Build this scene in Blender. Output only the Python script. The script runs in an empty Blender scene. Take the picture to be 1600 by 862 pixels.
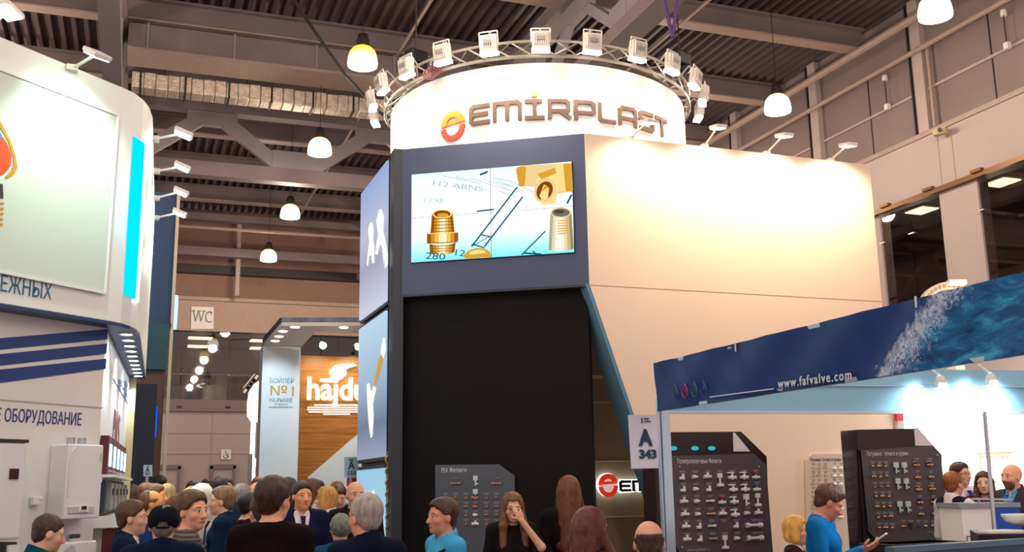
import bpy, bmesh, math, random
import numpy as np
from mathutils import Matrix, Vector
random.seed(7); np.random.seed(7)
SC = bpy.context.scene
COL = SC.collection

# ------------------------------------------------------------------ camera
FPX = 1600.0; CAM_Z = 1.65
PITCH = math.atan((760 - 431) / FPX); ROLL = math.radians(-0.9); HEAD = math.radians(20.2)
FW = np.array([math.sin(HEAD)*math.cos(PITCH), math.cos(HEAD)*math.cos(PITCH), math.sin(PITCH)])
RT0 = np.array([math.cos(HEAD), -math.sin(HEAD), 0.0]); UP0 = np.cross(RT0, FW)
RT = math.cos(ROLL)*RT0 + math.sin(ROLL)*UP0
UP = -math.sin(ROLL)*RT0 + math.cos(ROLL)*UP0
CAM = np.array([0.0, 0.0, CAM_Z]); HF = np.array([math.sin(HEAD), math.cos(HEAD), 0.0])
cd = bpy.data.cameras.new('camera'); cam = bpy.data.objects.new('camera', cd); COL.objects.link(cam)
cd.sensor_width = 36.0; cd.lens = 36.0; cd.clip_start = 0.05; cd.clip_end = 300
M = Matrix.Identity(4)
for i in range(3):
    M[i][0] = RT[i]; M[i][1] = UP[i]; M[i][2] = -FW[i]; M[i][3] = CAM[i]
cam.matrix_world = M
SC.camera = cam

# ------------------------------------------------------------------ world, exposure
w = bpy.data.worlds.new('hall_air'); SC.world = w; w.use_nodes = True
w.node_tree.nodes['Background'].inputs[0].default_value = (1.0, 0.83, 0.78, 1)
w.node_tree.nodes['Background'].inputs[1].default_value = 0.47
SC.view_settings.view_transform = 'Standard'; SC.view_settings.look = 'None'
SC.view_settings.gamma = 1.0; SC.view_settings.use_curve_mapping = False
SC.view_settings.exposure = 0.68
SC.cycles.use_denoising = True
SC.cycles.max_bounces = 6; SC.cycles.diffuse_bounces = 3; SC.cycles.glossy_bounces = 3
SC.cycles.transparent_max_bounces = 12
SC.cycles.sample_clamp_indirect = 4.0
SC.cycles.caustics_reflective = False; SC.cycles.caustics_refractive = False

# measured points: where the sight line of a point of the photograph meets a known plane of the hall
def sight(x, y): return FW + RT*(x-800)/FPX - UP*(y-431)/FPX
def at_z(x, y, z): v = sight(x, y); return CAM + v*(z-CAM_Z)/v[2]
def at_x(x, y, X): v = sight(x, y); return CAM + v*X/v[0]
def at_y(x, y, Y): v = sight(x, y); return CAM + v*Y/v[1]
def at_d(x, y, d): v = sight(x, y); return CAM + v*d/(v @ HF)
def at_pl(x, y, p, n):
    v = sight(x, y); return CAM + v*(((np.array(p, float)-CAM) @ n)/(v @ n))

# ------------------------------------------------------------------ materials
def lin(c):
    o = []
    for k in c[:3]:
        k = k/255.0
        o.append(k/12.92 if k <= 0.04045 else ((k+0.055)/1.055)**2.4)
    return (*o, 1.0)
MATS = {}
def mat(name, rgb, rough=0.6, metal=0.0, emit=None, es=0.0, var=0.0, vscale=6.0, bump=0.0, bscale=40.0, stretch=None, spec=None, coat=0.0, trans=0.0):
    if name in MATS: return MATS[name]
    m = bpy.data.materials.new(name); m.use_nodes = True; nt = m.node_tree; b = nt.nodes['Principled BSDF']
    b.inputs['Base Color'].default_value = lin(rgb); b.inputs['Roughness'].default_value = rough; b.inputs['Metallic'].default_value = metal
    if spec is not None: b.inputs['Specular IOR Level'].default_value = spec
    if coat: b.inputs['Coat Weight'].default_value = coat; b.inputs['Coat Roughness'].default_value = 0.08
    if trans: b.inputs['Transmission Weight'].default_value = trans
    if emit is not None:
        b.inputs['Emission Color'].default_value = lin(emit); b.inputs['Emission Strength'].default_value = es
    if var or bump:
        tc = nt.nodes.new('ShaderNodeTexCoord'); mp = nt.nodes.new('ShaderNodeMapping')
        nt.links.new(tc.outputs['Object'], mp.inputs[0])
        if stretch: mp.inputs['Scale'].default_value = stretch
        if var:
            n = nt.nodes.new('ShaderNodeTexNoise'); n.inputs['Scale'].default_value = vscale; n.inputs['Detail'].default_value = 5
            nt.links.new(mp.outputs[0], n.inputs['Vector'])
            r = nt.nodes.new('ShaderNodeValToRGB'); base = lin(rgb)
            r.color_ramp.elements[0].position = 0.3; r.color_ramp.elements[1].position = 0.7
            r.color_ramp.elements[0].color = (*[k*(1-var) for k in base[:3]], 1)
            r.color_ramp.elements[1].color = (*[min(1, k*(1+var)) for k in base[:3]], 1)
            nt.links.new(n.outputs['Fac'], r.inputs[0]); nt.links.new(r.outputs[0], b.inputs['Base Color'])
        if bump:
            n2 = nt.nodes.new('ShaderNodeTexNoise'); n2.inputs['Scale'].default_value = bscale; n2.inputs['Detail'].default_value = 4
            nt.links.new(mp.outputs[0], n2.inputs['Vector'])
            bp = nt.nodes.new('ShaderNodeBump'); bp.inputs['Strength'].default_value = bump; bp.inputs['Distance'].default_value = 0.02
            nt.links.new(n2.outputs['Fac'], bp.inputs['Height']); nt.links.new(bp.outputs[0], b.inputs['Normal'])
    MATS[name] = m
    return m
def glow(name, rgb, s):                       # something that gives off light: lamp glass, screen picture, light box print
    if name in MATS: return MATS[name]
    m = bpy.data.materials.new(name); m.use_nodes = True; nt = m.node_tree
    nt.nodes.remove(nt.nodes['Principled BSDF'])
    e = nt.nodes.new('ShaderNodeEmission'); e.inputs[0].default_value = lin(rgb); e.inputs[1].default_value = s
    nt.links.new(e.outputs[0], nt.nodes['Material Output'].inputs[0]); MATS[name] = m
    return m
def glow_ramp(name, stops, s, axis=2, lo=0.0, hi=1.0):   # a printed picture that runs through several colours, lit from behind
    m = bpy.data.materials.new(name); m.use_nodes = True; nt = m.node_tree
    nt.nodes.remove(nt.nodes['Principled BSDF'])
    tc = nt.nodes.new('ShaderNodeTexCoord'); sp = nt.nodes.new('ShaderNodeSeparateXYZ'); nt.links.new(tc.outputs['Object'], sp.inputs[0])
    mr = nt.nodes.new('ShaderNodeMapRange'); mr.inputs[1].default_value = lo; mr.inputs[2].default_value = hi
    nt.links.new(sp.outputs[axis], mr.inputs[0])
    r = nt.nodes.new('ShaderNodeValToRGB')
    while len(r.color_ramp.elements) < len(stops): r.color_ramp.elements.new(0.5)
    for el, (p, c) in zip(r.color_ramp.elements, stops): el.position = p; el.color = lin(c)
    nt.links.new(mr.outputs[0], r.inputs[0])
    e = nt.nodes.new('ShaderNodeEmission'); nt.links.new(r.outputs[0], e.inputs[0]); e.inputs[1].default_value = s
    nt.links.new(e.outputs[0], nt.nodes['Material Output'].inputs[0]); MATS[name] = m
    return m
def glass(name, tint, refl=0.1, rough=0.02):
    m = bpy.data.materials.new(name); m.use_nodes = True; nt = m.node_tree
    nt.nodes.remove(nt.nodes['Principled BSDF'])
    t = nt.nodes.new('ShaderNodeBsdfTransparent'); t.inputs[0].default_value = lin(tint)
    g = nt.nodes.new('ShaderNodeBsdfGlossy'); g.inputs['Roughness'].default_value = rough
    mx = nt.nodes.new('ShaderNodeMixShader'); mx.inputs[0].default_value = refl
    nt.links.new(t.outputs[0], mx.inputs[1]); nt.links.new(g.outputs[0], mx.inputs[2])
    nt.links.new(mx.outputs[0], nt.nodes['Material Output'].inputs[0]); MATS[name] = m
    return m

# ------------------------------------------------------------------ mesh helpers
def V(*a): return np.array(a, float)
class MB:
    def __init__(s): s.v = []; s.f = []
    def add(s, vs, fs):
        o = len(s.v); s.v += [tuple(float(c) for c in p) for p in vs]; s.f += [tuple(o+i for i in f) for f in fs]; return s
    def box(s, c, d, rz=0.0, R=None):
        x, y, z = [k/2 for k in d]
        pts = np.array([(-x,-y,-z),(x,-y,-z),(x,y,-z),(-x,y,-z),(-x,-y,z),(x,-y,z),(x,y,z),(-x,y,z)])
        if R is None:
            k, q = math.cos(rz), math.sin(rz); R = np.array([[k,-q,0],[q,k,0],[0,0,1]])
        pts = pts @ np.array(R).T + np.array(c, float)
        return s.add(pts, [(0,3,2,1),(4,5,6,7),(0,1,5,4),(1,2,6,5),(2,3,7,6),(3,0,4,7)])
    def span(s, x0, x1, y0, y1, z0, z1): return s.box(((x0+x1)/2,(y0+y1)/2,(z0+z1)/2), (x1-x0,y1-y0,z1-z0))
    def beam(s, p, q, wd, ht):                # a bar of box section from p to q
        p, q = np.array(p, float), np.array(q, float); d = q-p; L = np.linalg.norm(d); d = d/L
        up = V(0,0,1) if abs(d[2]) < 0.95 else V(0,1,0)
        sx = np.cross(d, up); sx /= np.linalg.norm(sx); sz = np.cross(sx, d)
        return s.box((p+q)/2, (wd, L, ht), R=np.stack([sx, d, sz], 1))
    def tube(s, p, q, r, r2=None, n=8):
        p, q = np.array(p, float), np.array(q, float); r2 = r if r2 is None else r2
        d = q-p; d = d/np.linalg.norm(d); up = V(0,0,1) if abs(d[2]) < 0.9 else V(1,0,0)
        a = np.cross(d, up); a /= np.linalg.norm(a); b = np.cross(d, a)
        vs = []
        for c, rr in ((p, r), (q, r2)):
            for i in range(n):
                t = 2*math.pi*i/n; vs.append(c + rr*(math.cos(t)*a + math.sin(t)*b))
        fs = [(i, (i+1) % n, n+(i+1) % n, n+i) for i in range(n)] + [tuple(range(n-1,-1,-1)), tuple(range(n, 2*n))]
        return s.add(vs, fs)
    def path(s, pts, r, n=6):
        for p, q in zip(pts[:-1], pts[1:]): s.tube(p, q, r, n=n)
        return s
    def lathe(s, prof, c=(0,0,0), n=20, R=None):
        R = np.eye(3) if R is None else np.array(R); c = np.array(c, float); vs = []
        for r, z in prof:
            for i in range(n):
                t = 2*math.pi*i/n; vs.append(R @ V(r*math.cos(t), r*math.sin(t), z) + c)
        fs = [(k*n+i, k*n+(i+1) % n, (k+1)*n+(i+1) % n, (k+1)*n+i) for k in range(len(prof)-1) for i in range(n)]
        return s.add(vs, fs)
    def poly(s, pts): return s.add(pts, [tuple(range(len(pts)))])
    def slab(s, pts, ext):                    # a planar outline given its thickness
        pts = [np.array(p, float) for p in pts]; e = np.array(ext, float); n = len(pts)
        return s.add(pts + [p+e for p in pts], [tuple(range(n-1,-1,-1)), tuple(range(n, 2*n))] + [(i, (i+1) % n, n+(i+1) % n, n+i) for i in range(n)])
    def ball(s, c, r, n=10, m=6):
        r = (r, r, r) if np.isscalar(r) else r
        vs = [V(c[0], c[1], c[2]-r[2])]
        for j in range(1, m):
            t = -math.pi/2 + math.pi*j/m
            for i in range(n):
                a = 2*math.pi*i/n; vs.append(V(c[0]+r[0]*math.cos(t)*math.cos(a), c[1]+r[1]*math.cos(t)*math.sin(a), c[2]+r[2]*math.sin(t)))
        vs.append(V(c[0], c[1], c[2]+r[2])); L = len(vs)-1
        fs = [(0, 1+(i+1) % n, 1+i) for i in range(n)]
        for j in range(m-2):
            for i in range(n): a = 1+j*n; fs.append((a+i, a+(i+1) % n, a+n+(i+1) % n, a+n+i))
        a = 1+(m-2)*n; fs += [(a+i, a+(i+1) % n, L) for i in range(n)]
        return s.add(vs, fs)
    def mesh(s, name, m, smooth=False):
        me = bpy.data.meshes.new(name); me.from_pydata(s.v, [], s.f)
        bm = bmesh.new(); bm.from_mesh(me); bmesh.ops.recalc_face_normals(bm, faces=bm.faces); bm.to_mesh(me); bm.free()
        me.materials.append(m)
        if smooth:
            me.polygons.foreach_set('use_smooth', [True]*len(me.polygons))
        return me
    def build(s, name, m, parent=None, smooth=False, bevel=0.0, local=False):
        o = bpy.data.objects.new(name, s.mesh(name, m, smooth)); COL.objects.link(o)
        if bevel:
            b = o.modifiers.new('edge', 'BEVEL'); b.width = bevel; b.segments = 2; b.limit_method = 'ANGLE'
        if parent is not None: adopt(o, parent, local)
        return o
WM = {}                                       # world matrices of things, known before the depsgraph runs
def adopt(o, parent, local=False):
    o.parent = parent
    if not local: o.matrix_parent_inverse = WM.get(parent.name, Matrix.Identity(4)).inverted()
def tag(o, label=None, cat=None, group=None, kind=None):
    if label: o['label'] = label
    if cat: o['category'] = cat
    if group: o['group'] = group
    if kind: o['kind'] = kind
    return o
def thing(name, label, cat, loc=(0,0,0), rz=0.0, group=None):
    o = bpy.data.objects.new(name, None); COL.objects.link(o); o.empty_display_size = 0.1
    o.location = [float(k) for k in loc]; o.rotation_euler = (0, 0, rz)
    WM[o.name] = Matrix.Translation(Vector([float(k) for k in loc])) @ Matrix.Rotation(rz, 4, 'Z')
    return tag(o, label, cat, group)
def struct(o): o['kind'] = 'structure'; return o
def copy_tree(o, parent=None):
    c = o.copy(); COL.objects.link(c)
    if parent is not None: c.parent = parent
    for ch in o.children: copy_tree(ch, c)
    return c
def text(s, size, m, parent, origin, ux, uy, width=None, ext=0.002, align='LEFT', name='lettering', bold=0.0, local=False, spacing=1.0):
    """flat lettering; origin is the left end of the baseline, ux and uy its directions"""
    cu = bpy.data.curves.new('txt', 'FONT'); cu.body = s; cu.size = size; cu.extrude = ext; cu.align_x = align; cu.offset = bold
    cu.space_character = spacing; cu.resolution_u = 3
    t = bpy.data.objects.new('txt', cu); me = bpy.data.meshes.new_from_object(t)
    n = len(me.vertices); co = np.empty(n*3); me.vertices.foreach_get('co', co); co = co.reshape(-1, 3)
    if width and n: co[:, 0] *= width/max(1e-6, co[:, 0].max()-min(0, co[:, 0].min()))
    ux = np.array(ux, float); ux /= np.linalg.norm(ux); uy = np.array(uy, float); uy -= ux*(uy @ ux); uy /= np.linalg.norm(uy); uz = np.cross(ux, uy)
    co = np.array(origin, float) + co[:, :1]*ux + co[:, 1:2]*uy + co[:, 2:]*uz
    me.vertices.foreach_set('co', co.ravel()); me.materials.clear(); me.materials.append(m); me.update()
    bpy.data.objects.remove(t); bpy.data.curves.remove(cu)
    me.name = name; o = bpy.data.objects.new(name, me); COL.objects.link(o)
    if parent is not None: adopt(o, parent, local)
    return o
def lamp_light(kind, loc, power, rgb, parent, aim=None, size=0.1, spot=80, blend=0.6):
    l = bpy.data.lights.new('lamp_light', kind); l.energy = power; l.color = lin(rgb)[:3]
    if kind in ('POINT', 'SPOT'): l.shadow_soft_size = size
    if kind == 'SPOT': l.spot_size = math.radians(spot); l.spot_blend = blend
    if kind == 'AREA': l.size = size
    o = bpy.data.objects.new('lamp_light', l); COL.objects.link(o)
    o.location = [float(k) for k in loc]
    if aim is not None:
        d = Vector([float(k) for k in (np.array(aim)-np.array(loc))]); o.rotation_euler = d.to_track_quat('-Z', 'Y').to_euler()
    if parent is not None: adopt(o, parent)
    return o
Z = V(0, 0, 1)
# ================================================================== the hall
WX = 15.0; FY = 37.0; DECK = 11.6
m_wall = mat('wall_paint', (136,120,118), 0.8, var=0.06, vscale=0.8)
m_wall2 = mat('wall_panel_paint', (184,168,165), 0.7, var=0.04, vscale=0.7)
m_fascia = mat('fascia_paint', (184,158,144), 0.8, var=0.05)
m_floor = mat('carpet', (132,122,120), 0.95, var=0.12, vscale=3, bump=0.3, bscale=200)
m_deck = mat('steel_deck', (96,82,84), 0.5, metal=0.15, var=0.12, vscale=1.2)
m_steel = mat('painted_steel', (132,117,118), 0.6, var=0.08, vscale=1.5)
m_steel2 = mat('grey_beam_paint', (152,142,147), 0.6, var=0.06, vscale=1.5)
m_pipe = mat('pipe_and_lit_flange_paint', (172,150,140), 0.5, var=0.06)
m_dark = mat('dark_metal', (42,36,36), 0.5)
m_black = mat('black_plastic', (18,16,18), 0.45)
m_white = mat('white_paint', (238,236,232), 0.5, var=0.02, vscale=2)
m_chrome = mat('chrome', (200,200,205), 0.2, metal=1.0)
m_alu = mat('aluminium', (190,195,200), 0.35, metal=0.8)
m_foil = mat('foil_insulation', (226,212,196), 0.32, metal=0.55, var=0.25, vscale=9, bump=1.0, bscale=26)

floor = struct(MB().span(-14, WX, -6, FY+8, -0.2, 0).build('floor', m_floor))
# corrugated roof deck, ribs along the hall
mb = MB(); x = -12.0; pitch = 0.25; prof = []
while x < WX+0.3:
    prof += [(x, 0), (x+0.08, 0), (x+0.11, 0.14), (x+0.22, 0.14)]; x += pitch
vs = [(a, 6.0, DECK+b) for a, b in prof] + [(a, FY+1, DECK+b) for a, b in prof]; n = len(prof)
mb.add(vs, [(i, i+1, n+i+1, n+i) for i in range(n-1)])
ceiling = struct(mb.build('ceiling', m_deck))
for y in (10.8, 14.15, 17.5, 20.9, 24.2, 27.6, 30.9, 34.2):            # purlins
    b = MB(); b.span(-12, WX-0.1, y-0.04, y+0.04, DECK-0.48, DECK-0.05); b.span(-12, WX-0.1, y-0.16, y+0.16, DECK-0.05, DECK)
    b.build('purlin', m_steel, ceiling); MB().span(-12, WX-0.1, y-0.16, y+0.16, DECK-0.52, DECK-0.48).build('purlin_flange_lit', m_pipe, ceiling)  # lower flange coloured lighter than the web, light from below painted in

def truss(label, a, b, zb, zt, step, phase, ax, wd=0.34, ch=.26, dg=.2, web=True):
    """lattice girder: ax 1 runs along the hall, ax 0 across it"""
    P = (lambda s, z: V(a, s, z)) if ax else (lambda s, z: V(s, a, z))
    s0, s1 = b
    t = thing('roof_truss', label, 'roof truss', P((s0+s1)/2, zt), 0, 'lattice roof trusses')
    MB().beam(P(s0, zb+ch/2), P(s1, zb+ch/2), wd, ch).build('bottom_chord', m_steel, t)
    MB().beam(P(s0, zt-0.12), P(s1, zt-0.12), wd, 0.24).build('top_chord', m_steel, t)
    s = s0+phase; k = 0
    while s < s1+.3 and web:
        MB().box(P(s, zb+ch+.22), (.2, 1.1, 0.5) if ax else (1.25, .2, 0.5)).build('gusset_plate', m_steel2, t)
        if s-step/2 > s0: MB().beam(P(s-0.25, zb+0.3), P(s-step/2, zt-0.2), .16, dg).build('diagonal', m_steel2, t)
        if s+step/2 < s1: MB().beam(P(s+0.25, zb+0.3), P(s+step/2, zt-0.2), .16, dg).build('diagonal', m_steel2, t)
        if s+step/2 < s1: MB().box(P(s+step/2, zt-.38), (.2, 1.2, .4) if ax else (1.2, .2, .4)).build('gusset_plate', m_steel2, t)
        if ax: MB().beam(P(s, zb+0.2), P(s, zt-0.1), 0.22, 0.26).build('post', m_steel2, t)
        s += step
    return t
truss('grey lattice truss running away above the bright left stand', -0.75, (8.0, FY-0.2), 9.2, DECK-0.5, 4.2, 2.4, 1)
truss('grey lattice truss passing above the lamps of the round sign', 7.65, (8.0, FY-0.2), 9.2, DECK-0.5, 4.2, 2.55, 1, 0.46)
truss('lattice truss crossing the hall behind the pendant lamps, forked struts showing', 25.2, (-0.7, 7.6), 9.2, DECK-0.5, 4.2, 0.0, 0, .34, .36, .34)
truss('plain double beam crossing in front of the far wall', 36.0, (-0.6, 14.6), 9.6, DECK-0.5, 4.2, 4.1, 0, .34, .3, .2, False)
# cross girder and ducts
t = thing('air_duct', 'long square grey air duct crossing under the roof at top left', 'duct', (4, 21.0, 10.4))
MB().span(-0.55, 7.4, 20.65, 21.45, 10.42, 10.95).build('duct_body', m_steel, t)
MB().span(-0.55, 7.4, 20.6, 21.5, 10.36, 10.42).build('bottom_flange', m_pipe, t)
for i in range(5): MB().span(-0.2+1.7*i, -0.16+1.7*i, 20.62, 21.48, 10.4, 10.97).build('joint_band', m_steel2, t)
t = thing('insulated_duct', 'silver foil wrapped duct hanging along the grey duct', 'duct', (4, 21.9, 10.0))
b = MB()
for i in range(31):
    x0 = -0.45+i*0.24; r = 0.02*math.sin(i*2.1); b.span(x0, x0+0.235, 21.6+r, 22.05+r, 9.95+r*.5, 10.3+r)
b.build('foil_wrap', m_foil, t, bevel=0.02)
for i in range(8): MB().span(-0.3+0.9*i, -0.26+0.9*i, 21.57, 22.08, 9.92, 10.33).build('strap', m_dark, t)
for i in range(4): MB().tube((0.2+1.7*i, 21.8, 10.3), (0.2+1.7*i, 21.8, DECK), 0.012, n=5).build('hanger_rod', m_dark, t)
pts = [V(1.2, 16.0, 11.3), V(1.9, 17, 10.6), V(2.8, 18, 10.0), V(3.5, 18.8, 9.6), V(4.4, 19.8, 9.3), V(5.5, 20.8, 9.25)]
tag(MB().path(pts, 0.035).build('cable_bundle', m_dark), 'thick black cable sagging diagonally under the roof at top left', 'cable')
pts = [V(-2.6+0.25*i, 17.2, 11.0-0.5*math.sin(math.pi*i/7)) for i in range(8)]
tag(MB().path(pts, 0.04).build('cable_loop', m_dark), 'loops of cable hung under the roof beside the left truss', 'cable')
def bar(name, p, q, r, label, cat, m=m_pipe, grp=None): return tag(MB().tube(p, q, r).build(name, m), label, cat, grp)
bar('sprinkler_pipe', (5.0, 8, 11.0), (5.0, FY, 11.0), 0.035, 'thin pipe under the roof running away left of the round sign', 'pipe')
bar('sprinkler_pipe', (10.2, 8, 11.0), (10.2, FY, 11.0), 0.035, 'thin pipe under the roof running away right of the round sign', 'pipe')
bar('sprinkler_pipe', (14.6, 8, 10.96), (14.6, FY, 10.96), 0.09, 'thick light pipe along the right wall just below the roof', 'pipe')
bar('sprinkler_pipe', (14.84, 8, 10.4), (14.84, FY, 10.4), 0.06, 'second pipe fixed high on the right wall', 'pipe')
bar('pipe_rail', (-0.75, 31.5, 9.5), (7.65, 31.5, 9.5), 0.05, 'thin horizontal pipe across the far end of the hall', 'pipe')
bar('pipe_rail', (3.1, 36.2, 8.3), (3.1, 36.2, 11.0), 0.08, 'upright pipe on the far wall above the WC sign', 'pipe', m_wall2)

# ---- right wall with pilasters, panel joints and a glazed gallery
GZ0, GZ1 = 4.9, 7.25
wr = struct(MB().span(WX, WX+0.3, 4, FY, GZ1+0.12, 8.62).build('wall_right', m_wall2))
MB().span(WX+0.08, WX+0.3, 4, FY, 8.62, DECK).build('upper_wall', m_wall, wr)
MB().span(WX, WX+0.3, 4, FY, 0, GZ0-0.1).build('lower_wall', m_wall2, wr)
MB().span(WX-0.05, WX+0.1, 4, FY, 8.58, 8.68).build('ledge', m_pipe, wr)
MB().span(WX+0.02, WX+0.09, 4, FY, 9.55, 9.6).build('panel_joint', m_wall2, wr)
for y in (12.4, 15.9, 19.4, 22.9): MB().span(WX-0.06, WX+0.1, y-0.14, y+0.14, 8.68, DECK).build('pilaster', m_wall2, wr); MB().span(WX-0.02, WX+.02, y+.25, y+.29, 8.68, DECK).build('panel_joint', m_dark, wr)
for y in (14.1, 17.6): MB().span(WX+.07, WX+.085, y-.015, y+.015, 8.68, 10.6).build('panel_joint', m_dark, wr)
for y in (15.25, 15.62, 12.2): MB().span(WX-0.012, WX+0.01, y-0.012, y+0.012, 7.4, 8.6).build('panel_joint', m_fascia, wr)
MB().tube((WX-0.05, 15.6, 8.68), (WX-0.05, 15.6, 10.5), 0.035).build('downpipe', m_pipe, wr)
for y in (16.9, 13.6):                                                 # wall boxes on conduit
    t = thing('wall_speaker', 'small white sensor on a cable high on the right wall, %s' % ('nearer the pendant lamp' if y > 15 else 'at the top right corner'), 'sensor', (WX, y, 10.0))
    MB().tube((WX-0.06, y, 9.62), (WX-0.06, y, 10.2), 0.012).build('conduit', m_dark, t)
    MB().lathe([(0.0, 0.05), (0.05, 0.05), (0.06, 0.0), (0.06, -0.07), (0, -0.07)], (WX-0.05, y, 10.25), 10).build('sensor_head', m_white, t)
    MB().span(WX-0.1, WX-0.005, y-0.05, y+0.05, 9.52, 9.64).build('junction_box', m_white, t)
t = thing('security_camera', 'small cream security camera under the ledge of the right wall', 'camera', (WX-0.15, 15.35, 8.45))
MB().tube((WX, 15.35, 8.55), (WX-0.15, 15.35, 8.5), 0.03).build('bracket', m_pipe, t)
MB().box((WX-0.22, 15.3, 8.45), (0.16, 0.26, 0.13), 0.5).build('housing', mat('camera_cream', (205,180,140), 0.5), t, bevel=0.02)
MB().tube((WX-0.32, 15.2, 8.44), (WX-0.36, 15.16, 8.43), 0.045).build('lens', m_black, t)

m_glass = glass('dark_glass', (205,196,192), 0.08)
m_inner = mat('gallery_inner', (74,58,56), 0.9, var=0.1)
m_panel_light = glow('office_light', (255,244,190), 4.0)
# gallery room behind the right-hand glazing
room = struct(MB().span(WX+3.5, WX+3.7, 4, FY, 4.5, 8.0).build('wall_gallery', m_inner))
MB().span(WX+0.3, WX+3.5, 4, FY, 7.5, 7.6).build('gallery_ceiling', m_inner, room)
MB().span(WX+0.3, WX+3.5, 4, FY, 4.7, 4.8).build('gallery_floor', m_inner, room)
edges = [(17.9, 21.0), (15.75, 17.55), (11.9, 14.75), (8.0, 11.4)]
piers = [(17.55, 17.9), (14.75, 15.75), (11.4, 11.9)]
for a, b in piers: MB().span(WX+0.02, WX+0.3, a, b, GZ0-0.1, GZ1+0.2).build('pier', m_wall2, wr)
MB().span(WX-0.1, WX-0.03, 8, 22, 7.32, 7.42).build('glazing_rail', mat('bronze_rail', (120,84,50), 0.4, metal=0.5), wr)
for y in (17.2, 15.9, 14.6, 13.3, 12.0):
    MB().box((WX-0.1, y, 7.44), (0.1, 0.26, 0.06)).build('rail_bracket', MATS['bronze_rail'], wr)
for k, (a, b) in enumerate(edges):
    wn = struct(thing('window_%d' % (k+1), None, None, (WX+0.1, (a+b)/2, GZ0)))
    n = 2 if b-a > 1.4 else 1
    for i in range(n):
        y0, y1 = a+(b-a)*i/n, a+(b-a)*(i+1)/n
        MB().span(WX+0.06, WX+0.08, y0+0.01, y1-0.01, GZ0, GZ1).build('pane', m_glass, wn)
        MB().box((WX+0.03, y1-0.02, 6.7), (0.05, 0.16, 0.025)).build('glass_clamp', m_alu, wn)
        MB().box((WX+0.03, y1-0.02, 5.3), (0.05, 0.24, 0.03)).build('glass_clamp', m_alu, wn)
    MB().span(WX+0.1, WX+0.13, a, b, GZ0+0.55, GZ0+0.6).build('hand_rail', m_dark, wn)
for k, (px, py) in enumerate(((1440, 327), (1565, 283))):
    p = at_z(px, py, 7.47)
    t = thing('ceiling_panel_light', 'square lit ceiling panel behind the right gallery glass, %s' % ('further from the corner' if k else 'next to the white stand wall'), 'ceiling light', p)
    MB().box(p, (0.5, 0.6, 0.04)).build('frame', m_white, t); MB().box(p-Z*0.03, (0.44, 0.54, 0.02)).build('diffuser', m_panel_light, t)
    lamp_light('POINT', p-Z*.15, 14, (255,236,200), t, size=.3)

# ---- far wall with the WC sign, glazed gallery and doors
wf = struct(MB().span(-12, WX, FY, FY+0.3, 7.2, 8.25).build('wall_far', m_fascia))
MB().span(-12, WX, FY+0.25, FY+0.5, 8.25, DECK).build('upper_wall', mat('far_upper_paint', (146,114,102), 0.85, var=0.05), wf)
MB().span(-12, WX, FY-0.12, FY+0.3, 8.22, 8.34).build('ledge', m_pipe, wf)
MB().span(-12, WX, FY-0.1, FY+0.25, 9.2, 9.5).build('dark_band', m_dark, wf)
MB().span(-12, WX, FY-0.05, FY+0.3, 7.14, 7.2).build('ledge', m_pipe, wf)
MB().span(-12, WX, FY+0.02, FY+0.35, 0, 4.35).build('lower_wall', m_wall2, wf)
MB().span(-12, WX, FY-0.1, FY+0.35, 4.35, 4.75).build('floor_edge', m_wall, wf)
for x in np.arange(-1.5, 8, 2.0):
    MB().span(x, x+0.02, FY-0.005, FY+0.02, 0, 4.35).build('panel_joint', m_fascia, wf)
for z in (2.9, 3.6): MB().span(-12, WX, FY-0.002, FY+0.02, z, z+0.025).build('panel_joint', m_fascia, wf)
back = struct(MB().span(-12, WX, FY+6, FY+6.2, 4.5, 8).build('wall_gallery_back', m_inner))
MB().span(-12, WX, FY+0.35, FY+6, 7.3, 7.4).build('gallery_ceiling', m_inner, back)
MB().span(-12, WX, FY+0.35, FY+6, 4.6, 4.72).build('gallery_floor', m_inner, back)
wn = struct(thing('window_9', None, None, (2, FY, 4.75)))
xs = [-2.2, -0.2, 1.4, 3.0, 4.6, 6.2, 7.8]
for a, b in zip(xs[:-1], xs[1:]):
    MB().span(a+0.01, b-0.01, FY+0.06, FY+0.075, 4.6, 7.14).build('pane', m_glass, wn)
    MB().box((b, FY-0.08, 4.5), (0.16, 0.12, 0.06)).build('glass_clamp', m_dark, wn)
MB().span(-2.2, 7.8, FY+0.1, FY+0.13, 5.62, 5.66).build('hand_rail', m_alu, wn)
for k, (px, py, wx, lab) in enumerate(((313, 527, .9, 'upper left'), (309, 540, .8, 'lower left'), (407, 531, .8, 'upper right'), (406, 543, .8, 'middle right'), (400, 555, .9, 'lowest right, yellow'))):
    p = at_z(px, py, 7.27)
    t = thing('ceiling_panel_light', 'long lit ceiling panel behind the far gallery glass, %s' % lab, 'ceiling light', p)
    MB().box(p, (wx, 0.7, 0.04)).build('frame', m_white, t)
    MB().box(p-Z*0.03, (wx-.06, 0.64, 0.02)).build('diffuser', glow('office_light_yellow', (255,205,60), 3.0) if k == 4 else m_panel_light, t)
    lamp_light('POINT', p-Z*.15, 45, (255,236,200), t, size=.3)
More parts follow.
